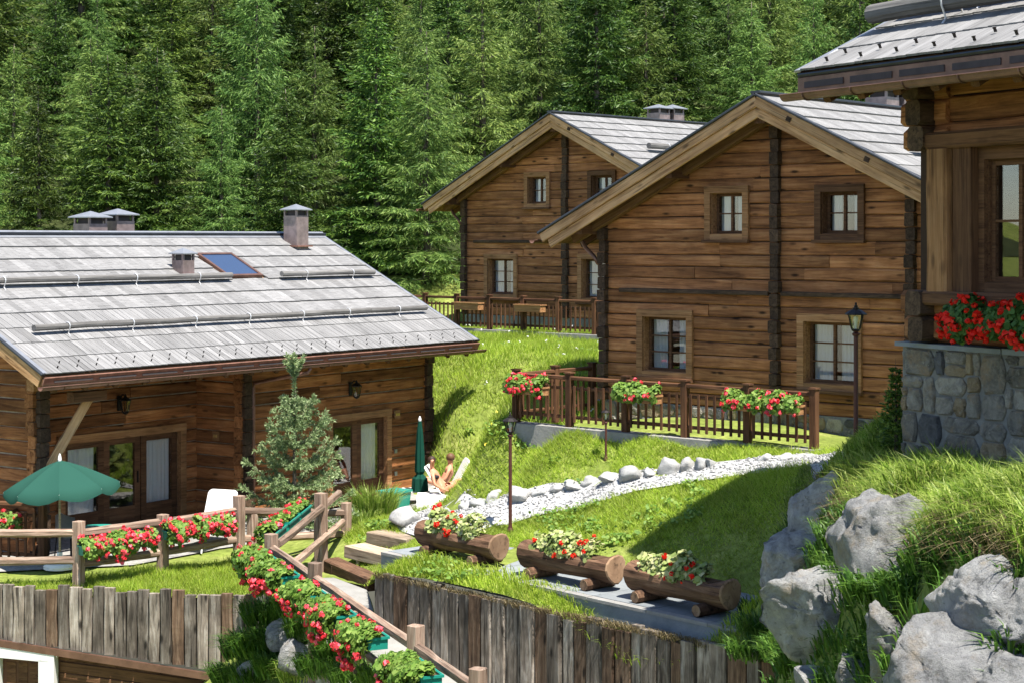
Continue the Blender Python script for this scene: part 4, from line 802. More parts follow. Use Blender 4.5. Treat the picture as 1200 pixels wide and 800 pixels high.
# ------------------------------------------------------------------ near chalet corner on the right
def near_chalet():
    rng = random.Random(33); X = Vector((1, 0, 0)); Y = Vector((0, 1, 0)); un = -Y
    t = thing("stone_base_chalet", "near chalet corner with stone base and large window", "chalet", D_O, math.atan2(D_UX.y, D_UX.x)); z0 = -D_O.z/D_S    # z0: camera height in local z
    t.scale = (D_S, D_S, D_S)
    LN = 7.5; ST = z0-1.23; S = 0.48
    sw = MB().bx(0.0, LN, 0.0, 0.5, -1.0, ST-0.05).build("stone_wall", M_MORTAR, t)
    stones(sw, (0, 0, 0), X, un, 0.0, LN, -0.5, ST-0.06, rng, 0.62, 0.10, bulge=0.04)
    stones(sw, (0, 0.5, 0), -Y, -X, 0.0, 0.5, -0.5, ST-0.06, rng, 0.4, 0.14, bulge=0.03)
    for i in range(8): MB().bx(-0.07+i*0.9, -0.08+(i+1)*0.9, -0.07-0.01*(i % 2), 0.5, ST-0.05, ST+0.005*(i % 3)).build("coping_stone", M_SLATE, sw)
    W0, W1 = z0-0.63, z0+1.08
    wl_ = wall_core("wall", t, (0, 0.12, 0), X, un, 0.18, LN, ST+0.01, lambda x: z0+2.0, [(1.3, 3.08, W0+.1, W1-.1)], M_CORE, 0.2)
    log_courses(wl_, (0, 0.12, 0), X, un, 0.3, LN, W1, lambda x: z0+1.95, 0.29, [], M_LOG, rng)
    log_courses(wl_, (0, 0.12, 0), X, un, 0.3, LN, ST+0.02, lambda x: W0-0.14, 0.29, [], M_LOG, rng)
    log_courses(wl_, (0, 0.12, 0), X, un, 3.2, LN, W0, lambda x: W1, 0.29, [], M_LOG, rng)
    # crossing log ends at the corner, above and below the window
    for zb, nlog in ((ST+0.02, 2), (W1-0.05, 3)):
        for k in range(nlog):
            zc = zb+0.15+k*0.30
            beam("corner_log", M_LOG, wl_, (0.02-0.05*(k == 1), 0.13, zc), (0.75, 0.13, zc), 0.26, 0.285, ch=0.05, jit=.012, seg=3, rng=rng)
            beam("corner_log", M_END, wl_, (0.42, -0.18-0.04*k, zc), (0.42, 0.5, zc), 0.26, 0.285, ch=0.04, jit=.01, seg=2, rng=rng)
    beam("corner_post", M_TRIM, wl_, (0.74, 0.02, W0-0.02), (0.74, 0.02, W1-0.04), 0.34, 0.36, up=(0, 1, 0), ch=0.03, jit=.006, seg=4, rng=rng)
    beam("window_jamb", M_DTRIM, wl_, (1.08, 0.06, W0), (1.08, 0.06, W1), 0.30, 0.26, up=(0, 1, 0), ch=.015)
    beam("lintel", M_DTRIM, wl_, (0.55, 0.0, W1+0.06), (4.0, 0.0, W1+0.06), 0.3, 0.2, ch=.03, seg=3, jit=.006, rng=rng)
    beam("sill_beam", M_DTRIM, wl_, (0.55, -0.04, W0-0.06), (4.0, -0.04, W0-0.06), 0.3, 0.17, ch=.03, seg=3, jit=.006, rng=rng)
    window(t, (0, 0.08, 0), X, un, 1.18, 3.2, W0+0.02, W1-0.04, 4, 2, surround=0.14, depth=0.08, mat_s=M_DTRIM, curtain=0, sill=False, proud=-0.02)
    # roof
    EVY = -1.10; EZ = z0+1.98; XE = -0.58; T = 0.16; SLh = 5.2; n1 = Vector((0, -S, 1)).normalized(); us = Vector((0, 1, S)).normalized(); SL = SLh*math.sqrt(1+S*S)
    rf = MB(); rf.prism([(XE, EVY, EZ), (XE, EVY+SLh, EZ+S*SLh), (XE, EVY+2*SLh, EZ), (XE, EVY+2*SLh, EZ-T), (XE, EVY+SLh, EZ+S*SLh-T), (XE, EVY, EZ-T)], (LN+1.2, 0, 0)); roof = rf.build("roof", M_SOFFIT, t)
    shingles(roof, (XE+.05, EVY, EZ), X, us, LN+1.1, SL, 0.62, 0.18, rng, 300)
    dn = -us; q0 = Vector((XE, EVY+SLh, EZ+S*SLh))
    beam("verge_board", M_COPPER, roof, q0-n1*.10+X*.0, q0-n1*.10+dn*SL, 0.04, 0.24, up=n1); beam("verge_strip", M_ZINC, roof, q0+n1*.035, q0+n1*.035+dn*(SL+.02), 0.13, 0.03, up=n1)
    beam("eave_trim", M_TRIMMETAL, roof, (XE, EVY-.012, EZ-0.025), (LN+.6, EVY-.012, EZ-0.025), 0.04, 0.05, up=n1)
    beam("eave_fascia", M_COPDK, roof, (XE, EVY-.01, EZ-0.15), (LN+.6, EVY-.01, EZ-0.15), 0.03, 0.20)
    for i in range(9): MB().box((0, 0, 0), (0.72, 0.012, 0.075), Matrix.Translation((XE+0.5+i*0.85, EVY-0.032, EZ-0.15))).build("eave_vent", M_VENT, roof)
    half_gutter(roof, (XE-0.13, EVY-0.12, EZ-0.26), (LN+.6, EVY-0.12, EZ-0.26), 0.078, M_COPDK, brackets=10)
    for i in range(13):
        x = XE+0.45+i*0.62; beam("rafter_tail", M_DTRIM, roof, (x, EVY+0.04, EZ-T-0.14), (x, 0.15, EZ-T-0.08+S*1.2), 0.13, 0.17, up=n1, ch=.02)
    beam("eave_beam", M_LOG, roof, (-0.1, 0.13, EZ-T+S*1.1-0.14), (LN, 0.13, EZ-T+S*1.1-0.14), 0.26, 0.27, ch=.04)
    hk = MB().bx(-.02, .02, -.073, -.064, 0.045, 0.095).bx(-.023, .023, -.078, -.058, 0.09, 0.10).mesh("snow_hook"); hk.materials.append(M_IRON)
    for row in range(2):
        for i in range(13): link("snow_hook", hk, None, roof, frame(Vector((XE+0.42+i*0.62+0.10*row, EVY, EZ))+us*(0.20+.22*row)+n1*0.02, X, n1))
    a = Vector((XE+0.13, EVY, EZ))+us*1.23; snow_log(roof, a+n1*.06, Vector((LN, a.y, a.z))+n1*.06, 0.115, n1, rng, step=2.4, us=us)
    a = Vector((XE+0.33, EVY, EZ))+us*1.62; snow_log(roof, a+n1*.06, Vector((LN, a.y, a.z))+n1*.06, 0.10, n1, rng, step=2.4, us=us)
    return t
near_chalet()
# ------------------------------------------------------------------ plank retaining walls
def plank_wall(name, label, p0, p1, ztop, zbot, wmin, wmax, seed, tops=0.05):
    rng = random.Random(seed); p0 = Vector(p0); p1 = Vector(p1); L = (p1-p0).length; u = (p1-p0).normalized(); nrm = Vector((u.y, -u.x, 0))
    t = thing(name, label, "retaining wall", (p0.x, p0.y, ztop(0))); o = Vector((p0.x, p0.y, ztop(0))); x = 0.0
    bk = MB(); bk.prism([u*0+Vector((0, 0, -0.12))-nrm*.12, u*L+Vector((0, 0, ztop(1)-ztop(0)-0.12))-nrm*.12, u*L+Vector((0, 0, zbot(1)-ztop(0)))-nrm*.12, Vector((0, 0, zbot(0)-ztop(0)))-nrm*.12], nrm*0.06).build("backing", M_DRY, t)
    while x < L-0.05:
        w = min(rng.uniform(wmin, wmax), L-x); f = (x+w/2)/L; zt = ztop(f)+rng.uniform(-tops, tops); zb = zbot(f)
        c = u*(x+w/2)+nrm*rng.uniform(-0.035, 0.04)
        beam("plank", M_PLANK2 if rng.random() < 0.25 else M_PLANK, t, c+Vector((0, 0, zb-o.z)), c+Vector((0, 0, zt-o.z)), w-0.022, 0.11, up=nrm, ch=0.014, seg=4, jit=0.007, rng=rng, warp=0.006); x += w
    return t
plank_wall("plank_wall", "tall dark plank retaining wall below the log planters", WR0, WR1+(WR1-WR0).normalized()*0.3, lambda f: -5.80, lambda f: -7.3-2.0*f, 0.20, 0.36, 51, 0.08)
plank_wall("plank_wall", "weathered plank retaining wall below the patio flower fence", WL0-(WL1-WL0).normalized()*6.0, WL1, lambda f: -6.19, lambda f: -6.5-1.12*f, 0.165, 0.245, 52, 0.065)
# garage front under the left plank wall
def garage():
    u = (WL1-WL0).normalized(); n = Vector((u.y, -u.x, 0)); t = thing("garage_front", "white framed garage front under the patio plank wall", "garage", (WL0.x, WL0.y, -9.2)); o = Vector((WL0.x, WL0.y, -9.2))
    def pt(x, off, z): return u*x+n*off+Vector((0, 0, z-o.z))
    a, b = -6.0, 4.55; za, zb = -6.42, -7.66
    q = [pt(a, .04, za), pt(b, .04, zb), pt(b, .04, zb-.12), pt(a, .04, za-.12)]; MB().prism(q, n*.07).build("copper_flashing", M_COPDK, t)
    MB().prism([pt(a, -.3, za-.10), pt(b, -.3, zb-.10), pt(b, -.3, -9.4), pt(a, -.3, -9.4)], n*.12).build("timber_wall", M_DTRIM, t)
    MB().prism([pt(-1.5, -.1, -7.12), pt(1.05, -.1, -7.28), pt(1.05, -.1, -7.50), pt(-1.5, -.1, -7.36)], n*.2).build("white_lintel", M_WHITE, t)
    MB().prism([pt(0.76, -.1, -7.46), pt(1.05, -.1, -7.50), pt(1.05, -.1, -9.3), pt(0.76, -.1, -9.3)], n*.2).build("white_pier", M_WHITE, t)
    MB().prism([pt(-0.2, -.1, -7.41), pt(0.02, -.1, -7.41), pt(0.02, -.1, -9.3), pt(-0.2, -.1, -9.3)], n*.2).build("white_pier", M_WHITE, t)
    d = MB().prism([pt(.02, -.12, -7.44), pt(.76, -.12, -7.44), pt(.76, -.12, -9.3), pt(.02, -.12, -9.3)], n*.05).build("door", M_BARN, t)
    for k in range(3): MB().prism([pt(.10+.22*k, -.07, -7.55), pt(.27+.22*k, -.07, -7.55), pt(.27+.22*k, -.07, -9.2), pt(.10+.22*k, -.07, -9.2)], n*.015).build("door_panel", M_DTRIM, d)
    for k in range(5): beam("wall_board", M_DTRIM, t, pt(1.06, -.165, -7.62-.2*k), pt(4.6, -.165, -7.95-.2*k), 0.04, 0.185)
garage()

# ------------------------------------------------------------------ slate strip, timber steps, kerbs
def slate():
    rng = random.Random(61); a = Vector((-2.35, 31.95, -5.62)); u = Vector((0.656, -0.754, 0)).normalized(); n = Vector((0.754, 0.656, 0)).normalized()
    t = thing("slate_pavement", "blue grey slate strip carrying the three log planters", "pavement", a); t["kind"] = "structure"; del t["category"]
    MB().bx(0, 8.9, 0.02, 2.08, -0.25, 0.0).build("bedding", M_SLATE, t, frame((0, 0, 0), u))
    x = 0.0
    while x < 8.6:
        w = rng.uniform(1.15, 1.5)
        for j, (y0, y1) in enumerate(((0.0, 0.16), (0.16, 1.75), (1.75, 2.1))):
            me = MB().bx(-w/2+.006, w/2-.006, y0+.006, y1-.006, 0.0, 0.05+rng.uniform(-.003, .003)).mesh("slab"); link("slab", me, M_CONC if j == 0 else M_SLATE, t, frame(u*(x+w/2), u))
        x += w
slate()
def steps():
    rng = random.Random(62)
    for i, (pa, pb, da, db, mat, lab) in enumerate((((387, 653), (441, 679), 34.4, 32.4, M_BARK, "lowest step, a dark brown timber beam by the ramp"), ((416, 637), (470, 652), 34.6, 33.4, M_STEP, "middle pale timber step between ramp and gravel"), ((441, 619), (488, 634), 35.2, 34.3, M_STEP, "uppermost pale timber step by the white rock"))):
        a = P(*pa, da); b = P(*pb, db); z = (a.z+b.z)/2; a.z = b.z = z-0.1
        t = thing("timber_step", lab, "step", ((a.x+b.x)/2, (a.y+b.y)/2, z-0.2), 0, "timber steps"); c = Vector(t.location)
        beam("tread", mat, t, a-c, b-c, 0.36 if i == 0 else 0.5, 0.24, ch=.02, seg=3, jit=.006, rng=rng)
        beam("riser_stake", mat, t, (a-c).lerp(b-c, .15)+Vector((-.05, -.24, -.35)), (a-c).lerp(b-c, .15)+Vector((-.05, -.24, .06)), .07, .07)
steps()

# ------------------------------------------------------------------ picket fences
def picket_fence(name, label, posts, z, height, seed, pw=0.14, pick=0.055, gap=0.17, mat=None, kerb=True):
    rng = random.Random(seed); mat = mat or M_FENCE; o = Vector((posts[0].x, posts[0].y, z)); t = thing(name, label, "fence", o)
    P_ = [Vector((p.x, p.y, z))-o for p in posts]
    for p in P_:
        pe = beam("post", mat, t, p+Vector((0, 0, -.1)), p+Vector((0, 0, height+.06)), pw, pw, up=(P_[1]-P_[0]).normalized(), ch=.012, rng=rng)
        me = MB().box((0, 0, 0), (pw+.03, pw+.03, .03)).mesh("post_cap"); link("post_cap", me, mat, t, frame(p+Vector((0, 0, height+.075)), P_[1]-P_[0]))
    for a, b in zip(P_[:-1], P_[1:]):
        u = (b-a).normalized(); L = (b-a).length; n = Vector((u.y, -u.x, 0))
        a2 = a+u*pw/2; b2 = b-u*pw/2
        for zz, hh, w in ((height-.03, .075, .11), (height-.24, .06, .05), (0.2, .07, .05)): beam("rail", mat, t, a2+Vector((0, 0, zz)), b2+Vector((0, 0, zz)), w, hh, rng=rng, seg=2, jit=.003)
        k = max(2, int((L-pw)/gap))
        for i in range(k):
            c = a2+u*((L-pw)*(i+0.5)/k)+n*0.045
            beam("picket", mat, t, c+Vector((0, 0, 0.10)), c+Vector((0, 0, height-.18)), pick, .03, up=n, ch=.006, rng=rng)
    return t
fr = Vector((5.48, 32.5, 0)); fl = Vector((0.09, 37.3, 0))
postsB = [fl.lerp(fr, i/5) for i in range(6)]
picket_fence("picket_fence", "dark brown picket fence with flower boxes beside the gravel path", postsB, -3.80, 1.02, 71)
ret = [fl, fl+B_UY*1.25, fl+B_UY*2.5]; picket_fence("picket_fence", "short return of picket fence running back to the log chalet", ret, -3.80, 1.02, 72)
def kerb(name, pts, w, h, z, mat, label):
    mb = MB()
    for a, b in zip(pts[:-1], pts[1:]):
        u = (b-a).normalized(); n = Vector((u.y, -u.x, 0)); mb.prism([Vector((a.x, a.y, z))+n*w/2-u*.1, Vector((b.x, b.y, z))+n*w/2+u*.1, Vector((b.x, b.y, z))-n*w/2+u*.1, Vector((a.x, a.y, z))-n*w/2-u*.1], (0, 0, h))
    tag(mb.build(name, mat), label, None, None, "structure")
kerb("kerb", [fl, fr], 0.40, 0.5, -4.30, M_CONC, "pale concrete kerb under the near picket fence")
cu = C_UX; cf0 = C_O-C_UY*2.1
postsC = [cf0+cu*x for x in (-6.9, -5.5, -4.1, -2.7, -1.3, 0.1, 1.5, 2.9, 4.3)]
picket_fence("picket_fence", "far picket fence in front of the chalet at the forest edge", postsC, -2.78, 1.0, 73)
kerb("kerb", [postsC[0], postsC[-1]], 0.45, 0.5, -3.25, M_CONC, "pale concrete kerb under the far picket fence")

# ------------------------------------------------------------------ geraniums and planters
def geranium_parts(parent, L, seed, nl, nh, lm, pm, front=0.30, drop=0.30, top=0.22, head=0.055, leaf_s=0.036, low_bias=0.5, M=None, back=0.10):
    """foliage and blossom masses over a trough of length L lying along local X; -Y is the hanging side"""
    g = np.random.default_rng(seed)
    lumps = g.uniform(0, 6.3, 4)
    def pos(n, shell):
        x = g.uniform(-L/2-.02, L/2+.02, n); th = g.uniform(-0.9, math.pi*0.80, n)            # angle from the hanging side over the top to the back
        r = np.sqrt(g.uniform(shell, 1, n))*(0.82+0.18*np.sin(x*7+lumps[0])+0.12*np.sin(x*13+lumps[1]))
        y = np.where(np.cos(th) > 0, -np.cos(th)*front, -np.cos(th)*back)*r; z = np.where(np.sin(th) > 0, np.sin(th)*top, np.sin(th)*drop)*r
        return np.stack([x, y, z], 1), np.stack([np.zeros(n), -np.cos(th), np.sin(th)], 1)
    c, nn = pos(nl, 0.15); nn = nn+np.array([0, -.2, .5])+g.normal(0, .55, (nl, 3)); nn /= np.linalg.norm(nn, axis=1)[:, None]
    V, Fc = leaves(g, c, nn, g.uniform(.6, 1.25, nl)*leaf_s, 6)
    tag(link("foliage", np_mesh("foliage", V, Fc), lm, parent, M), kind="stuff")
    c, nn = pos(nh*6, 0.75); keep = np.where(g.random(nh*6) < np.where(c[:, 2] < (0.10 if low_bias < .9 else -.06), 1.0, 1-low_bias))[0][:nh]; c = c[keep]+nn[keep]*0.035; nh = len(c)
    Vp = []; npet = 12; cc = np.repeat(c, npet, 0); dd = rand_dirs(g, nh*npet); hs = np.repeat(g.uniform(.55, 1.15, nh)*head*.82, npet)
    V, Fc = leaves(g, cc+dd*hs[:, None]*0.75, (dd+g.normal(0, .3, dd.shape)), hs*0.55, 5)
    tag(link("blossoms", np_mesh("blossoms", V, Fc), pm, parent, M), kind="stuff")
def trough(label, cat, loc, ux, L, mat, seed, nl, nh, lm=None, pm=None, wide=0.2, high=0.17, group=None, name="flower_box", **kw):
    """open flower box; local -Y is its outer side"""
    ux = Vector(ux).normalized(); t = thing(name, label, cat, loc, math.atan2(ux.y, ux.x), group); w = wide/2; b = MB(); th = .014
    if abs(ux.z) > 1e-4: t.rotation_euler = frame((0, 0, 0), ux).to_euler()
    b.bx(-L/2, L/2, -w, -w+th, 0, high); b.bx(-L/2, L/2, w-th, w, 0, high); b.bx(-L/2, -L/2+th, -w+th, w-th, 0, high-.002); b.bx(L/2-th, L/2, -w+th, w-th, 0, high-.002); b.bx(-L/2+th, L/2-th, -w+th, w-th, 0, .015)
    b.build("box", mat, t)
    r = MB(); e = .022; r.bx(-L/2-e, L/2+e, -w-e, -w, high-.03, high+.004); r.bx(-L/2-e, L/2+e, w, w+e, high-.03, high+.004); r.bx(-L/2-e, -L/2, -w, w, high-.031, high+.003); r.bx(L/2, L/2+e, -w, w, high-.031, high+.003); r.build("rim", mat, t)
    MB().bx(-L/2+th, L/2-th, -w+th, w-th, .015, high-.03).build("soil", M_SOIL, t)
    if nl: geranium_parts(t, L, seed, nl, nh, lm or M_GERLEAF, pm or M_RED, M=Matrix.Translation((0, 0, high-.02)), **kw)
    return t
# wooden boxes on the near picket fence
bu = (fr-fl).normalized(); bn = Vector((bu.y, -bu.x, 0))
if bn.y > 0: bn = -bn
for i, (px, L, nl, nh, lab) in enumerate(((626, 0.95, 1100, 42, "wooden flower box full of red geraniums at the fence's far end"), (755, 1.0, 1100, 13, "leafy flower box with few red blooms, middle of the picket fence"), (882, 0.8, 850, 13, "flower box with red geraniums on the picket fence, second from its end post"), (922, 0.85, 800, 26, "flower box with dense red blooms next to the fence end post"))):
    k = (px-600)/F; L0 = (fr.x-k*fr.y)/(-(bu.x-k*bu.y)); q = fr+bu*L0+bn*0.2
    trough(lab, "flower box", (q.x, q.y, -3.80+0.62), bu, L, M_TRIM, 300+i, nl, nh, group="flower boxes on the near picket fence", front=0.27, drop=0.22, top=0.26, head=0.055, leaf_s=0.04)
for i, (x, lab) in enumerate(((-4.75, "empty wooden box on the far fence, next to its second post"), (-2.0, "empty wooden box on the far fence below the chalet's window"), (0.55, "empty wooden box on the far fence near the other chalet"))):
    q = cf0+cu*x-C_UY*0.2; trough(lab, "flower box", (q.x, q.y, -2.78+0.62), cu, 1.05, M_TRIM, 320+i, 0, 0, wide=.24, high=.22, group="boxes on the far picket fence")

# ------------------------------------------------------------------ rustic post and rail fences
def rustic(name, label, posts, rails, seed, w=0.19):
    """posts: (x, y, zbase, ztop); rails: (p0, p1)"""
    rng = random.Random(seed); o = Vector(posts[0][:3]); t = thing(name, label, "fence", o)
    for x, y, zb, zt in posts: beam("post", M_RAIL, t, Vector((x, y, zb-.15))-o, Vector((x, y, zt))-o, w*rng.uniform(.93, 1.07), w, up=(0.6, 1, 0), ch=.03, seg=4, jit=.008, rng=rng)
    for r in rails: beam("rail", M_RAIL, t, Vector(r[0])-o, Vector(r[1])-o, .12, .14, ch=.035, seg=5, jit=.009, rng=rng, warp=.008)
    return t
F0 = Vector((-9.6, 32.15, 0)); F1 = Vector((-7.81, 32.3, 0)); F2 = Vector((-6.5, 33.35, 0)); F3 = Vector((-5.24, 34.4, 0)); F4 = Vector((-3.35, 36.2, 0))
def V3(p, z): return Vector((p.x, p.y, z))
rustic("rail_fence", "weathered post and rail fence along the patio", [(F0.x, F0.y, -6.25, -5.1), (F1.x, F1.y, -6.28, -5.08), (F2.x, F2.y, -6.28, -5.12), (F3.x, F3.y, -6.3, -4.92)],
       [(V3(F0, -5.28), V3(F1, -5.28)), (V3(F0, -5.78), V3(F1, -5.78)), (V3(F1, -5.3), V3(F2, -5.26)), (V3(F2, -5.26), V3(F3, -5.2)), (V3(F1, -5.85), V3(F2, -5.82)), (V3(F2, -5.82), V3(F3, -5.75))], 81)
rustic("rail_fence", "horizontal rail fence in front of the small spruce", [(F3.x+.22, F3.y+.25, -6.3, -5.3), (F4.x, F4.y, -6.28, -5.32)], [(V3(F3, -5.22), V3(F4, -5.52)), (V3(F3, -5.75), V3(F4, -5.95))], 82)
G0 = P(318, 642, 30.0); G1 = P(369, 677, 27.8); G2 = P(487, 757, 23.7); G3 = P(560, 808, 21.6); K1 = P(376, 597, 34.3); K2 = P(398, 577, 36.2)
def lo1(x, y): return float(_lo([x], [y])[0])
pz = lambda g, dz: (g.x, g.y, lo1(g.x, g.y), g.z+dz)
rustic("rail_fence", "rail fence with red geraniums descending beside the ramp", [pz(G0, .24), pz(G1, .24), pz(G1.lerp(G2, .5), -0.02), pz(G2, .28), pz(G3, .26)],
       [(G0, G1), (G1, G2), (G2, G3), (G0-Vector((0, 0, .55)), G1-Vector((0, 0, .58))), (G1-Vector((0, 0, .58)), G2-Vector((0, 0, .6))), (G2-Vector((0, 0, .6)), G3-Vector((0, 0, .6)))], 83)
rustic("rail_fence", "tall post with slanting rails at the head of the ramp", [(K1.x, K1.y, -6.32, K1.z+.32)], [(P(326, 637, 30.2), P(398, 577, 36.2)), (P(342, 662, 31.0), P(402, 611, 36.0))], 84, w=.21)
# teal boxes with geraniums: patio fence
pu = (F3-F1).normalized(); pn = Vector((pu.y, -pu.x, 0))
for i, (s, lab) in enumerate(((0.30, "geranium box on the patio fence next to the parasol"), (0.98, "geranium box left of the middle post of the patio fence"), (1.98, "geranium box just past the middle post of the patio fence"), (2.62, "geranium box at the corner end of the patio fence"))):
    q = F1+pu*s+pn*0.2; trough(lab, "flower box", (q.x, q.y, -5.68+.06*s), pu, 0.70, M_TEAL, 340+i, 1250, 40, group="flower boxes on the patio fence", front=.34, drop=.36, top=.2, head=.062, leaf_s=.04)
# receding rail boxes
kd = (P(398, 577, 36.2)-P(326, 637, 30.2)).normalized(); kn = Vector((-kd.y, kd.x, 0)).normalized()
for i, (s, lab) in enumerate(((0.8, "geranium box at the ramp fence corner, lower one on the slanting rail"), (2.0, "geranium box higher up on the slanting rail"), (3.1, "leafy geranium box nearest the tall post"))):
    q = P(326, 637, 30.2)+kd*s+kn*0.22; trough(lab, "flower box", (q.x, q.y, q.z-.05), -kd, 0.95, M_TEAL, 350+i, 850, 12, group="flower boxes on the ramp rails", front=.28, drop=.25, top=.17, head=.06, leaf_s=.04)
# ramp fence boxes
for i, (a, b, s, lab, nh) in enumerate(((G0, G1, .24, "geranium box just below the ramp fence corner", 26), (G0, G1, .70, "geranium box above the upper ramp fence post", 60), (G1, G2, .16, "geranium box directly below the upper ramp fence post", 40), (G1, G2, .46, "geranium box midway between the two ramp fence posts", 62), (G1, G2, .76, "big geranium box above the lower ramp fence post", 70), (G2, G3, .45, "geranium box past the lower ramp fence post at the picture's bottom", 20))):
    u = (b-a).normalized(); n = Vector((u.y, -u.x, 0)).normalized(); L = min(1.0, (b-a).length*.3)
    q = a.lerp(b, s)+n*0.30; trough(lab, "flower box", (q.x, q.y, q.z-.17), u, 0.86, M_TEAL, 360+i, 2500, int(nh*1.1), group="flower boxes on the ramp rails", front=.50, drop=.50, top=.15, head=.058, leaf_s=.042, low_bias=.93, back=.0, wide=.28)
# left edge: divider fence and box
dv0 = P(-10, 690, 34.5); dv1 = P(50, 690, 34.3)
picket_fence("picket_fence", "brown picket divider on the patio left of the parasol", [Vector((-11.2, 34.9, 0)), Vector((dv1.x, 34.3, 0))], -6.25, 1.2, 74)
trough("small geranium box on the patio divider fence", "flower box", (-9.75, 34.35, -5.6), Vector((1, -.1, 0)), 0.7, M_TRIM, 380, 400, 16, front=.2, drop=.2)

# ------------------------------------------------------------------ hollowed log planters
def log_planter(label, px, base_y, seed, L=2.05):
    rng = random.Random(seed); d = 5.57*F/(base_y-280); c = Vector(((px-600)/F*d, d, -5.57)); u = Vector((0.656, -0.754, 0)).normalized(); r = 0.235
    t = thing("log_planter", label, "planter", c, math.atan2(u.y, u.x)+rng.uniform(-.05, .05), "log planters on the slate strip"); zc = 0.12+r
    n = 14; m = 7; V = []
    for i in range(m+1):
        x = -L/2+L*i/m; cut = 0 < i < m
        for k in range(n):
            a = 2*math.pi*k/n; rr = r*(1+.06*math.sin(a*3+i*.8)+rng.uniform(-.02, .02)); y, z = rr*math.cos(a), rr*math.sin(a)
            if cut and z > 0.13: z = 0.13
            V.append((x, y, zc+z))
    Fc = [(i*n+k, i*n+(k+1) % n, (i+1)*n+(k+1) % n, (i+1)*n+k) for i in range(m) for k in range(n)]
    MB().add(V, Fc).build("log_body", M_BARK, t)
    for s in (0, m):
        x = -L/2 if s == 0 else L/2; ring = [V[s*n+k] for k in range(n)]; sg = -1 if s == 0 else 1
        MB().add(ring+[(p[0]+sg*.02, p[1]*.9, zc+(p[2]-zc)*.9) for p in ring], [(k, (k+1) % n, n+(k+1) % n, n+k) for k in range(n)]+[tuple(range(n, 2*n))]).build("cut_end", M_CUT, t)
    MB().bx(-L/2+.3, L/2-.3, -.16, .16, zc+.10, zc+.137).build("soil", M_SOIL, t)
    for x in (-L*.32, L*.32):
        k = MB(); k.tube([(x, -.34, .095), (x, .0, .10), (x, .34, .095)], [.095, .10, .09], 9); k.build("cradle_log", M_BARK, t)
        MB().lathe([(.09, 0), (.085, .012), (.001, .012)], 9, M=Matrix.Translation((x, -.34, .095)) @ Matrix.Rotation(math.radians(90), 4, 'X')).build("cut_end", M_CUT, t)
    geranium_parts(t, L-.75, seed, 900, 12, M_PALELEAF, M_SCARLET, M=Matrix.Translation((-.08, 0, zc+.13)), front=.26, drop=.12, top=.36, head=.06, leaf_s=.045, low_bias=-.6, back=.24)
    return t
log_planter("hollow log planter nearest the timber steps", 540, 655, 401)
log_planter("hollow log planter, middle of the three on slate", 668, 682, 402)
log_planter("hollow log planter nearest the boulders, with pale leaves", 798, 711, 403)

# ------------------------------------------------------------------ lamp posts
def lamp_post(label, base, h, s, seed):
    t = thing("lamp_post", label, "lamp post", base, 0.5, "garden lamp posts"); hh = 0.42*s
    MB().lathe([(.07*s, -.2), (.07*s, .05), (.045*s, .10), (.036*s, .16), (.033*s, h-hh-.06), (.05*s, h-hh-.05), (.06*s, h-hh-.02), (.03*s, h-hh), (.05*s, h-hh+.02)], 12).build("pole", M_LAMP, t, smooth=False)
    z = h-hh+.02
    b = MB(); b.lathe([(.075*s, z), (.085*s, z+.015*s), (.085*s, z+.03*s)], 4); b.build("lantern_base", M_IRON, t)
    lg = MB().lathe([(.078*s, z+.03*s), (.135*s, z+.235*s)], 4); lg.build("lantern_glass", M_LGLASS, t)
    for k in range(4):
        a = 2*math.pi*k/4; MB().tube([(.08*s*math.cos(a), .08*s*math.sin(a), z+.03*s), (.14*s*math.cos(a), .14*s*math.sin(a), z+.24*s)], .011*s, 5).build("glazing_bar", M_IRON, t)
    MB().lathe([(.165*s, z+.235*s), (.165*s, z+.25*s), (.09*s, z+.30*s), (.05*s, z+.315*s), (.05*s, z+.34*s), (.028*s, z+.345*s), (.03*s, z+.37*s), (.012*s, z+.38*s), (.018*s, z+.405*s), (.004, z+.42*s)], 8).build("lantern_roof", M_IRON, t)
    MB().lathe([(.02*s, z+.03*s), (.024*s, z+.12*s), (.035*s, z+.15*s), (.03*s, z+.2*s), (.008*s, z+.22*s)], 8).build("bulb", M_WPLAST, t)
    return t
q = ground_hit(598, 624); lamp_post("tall lamp post at the slate edge by the gravel path", q, (624-484)/F*q.y, 0.93, 1)
q = ground_hit(710, 542); lamp_post("small lamp post on the grass bank below the picket fence", q, (542-479)/F*q.y, 0.62, 2)
q = Vector((1003-600, 0, 0))/F*27.0; q = Vector((q.x, 27.0, h1(q.x, 27.0))); lamp_post("tall black lamp post in front of the log chalet's window", q, (0-q.z)+(280-356)/F*27.0, 1.02, 3)

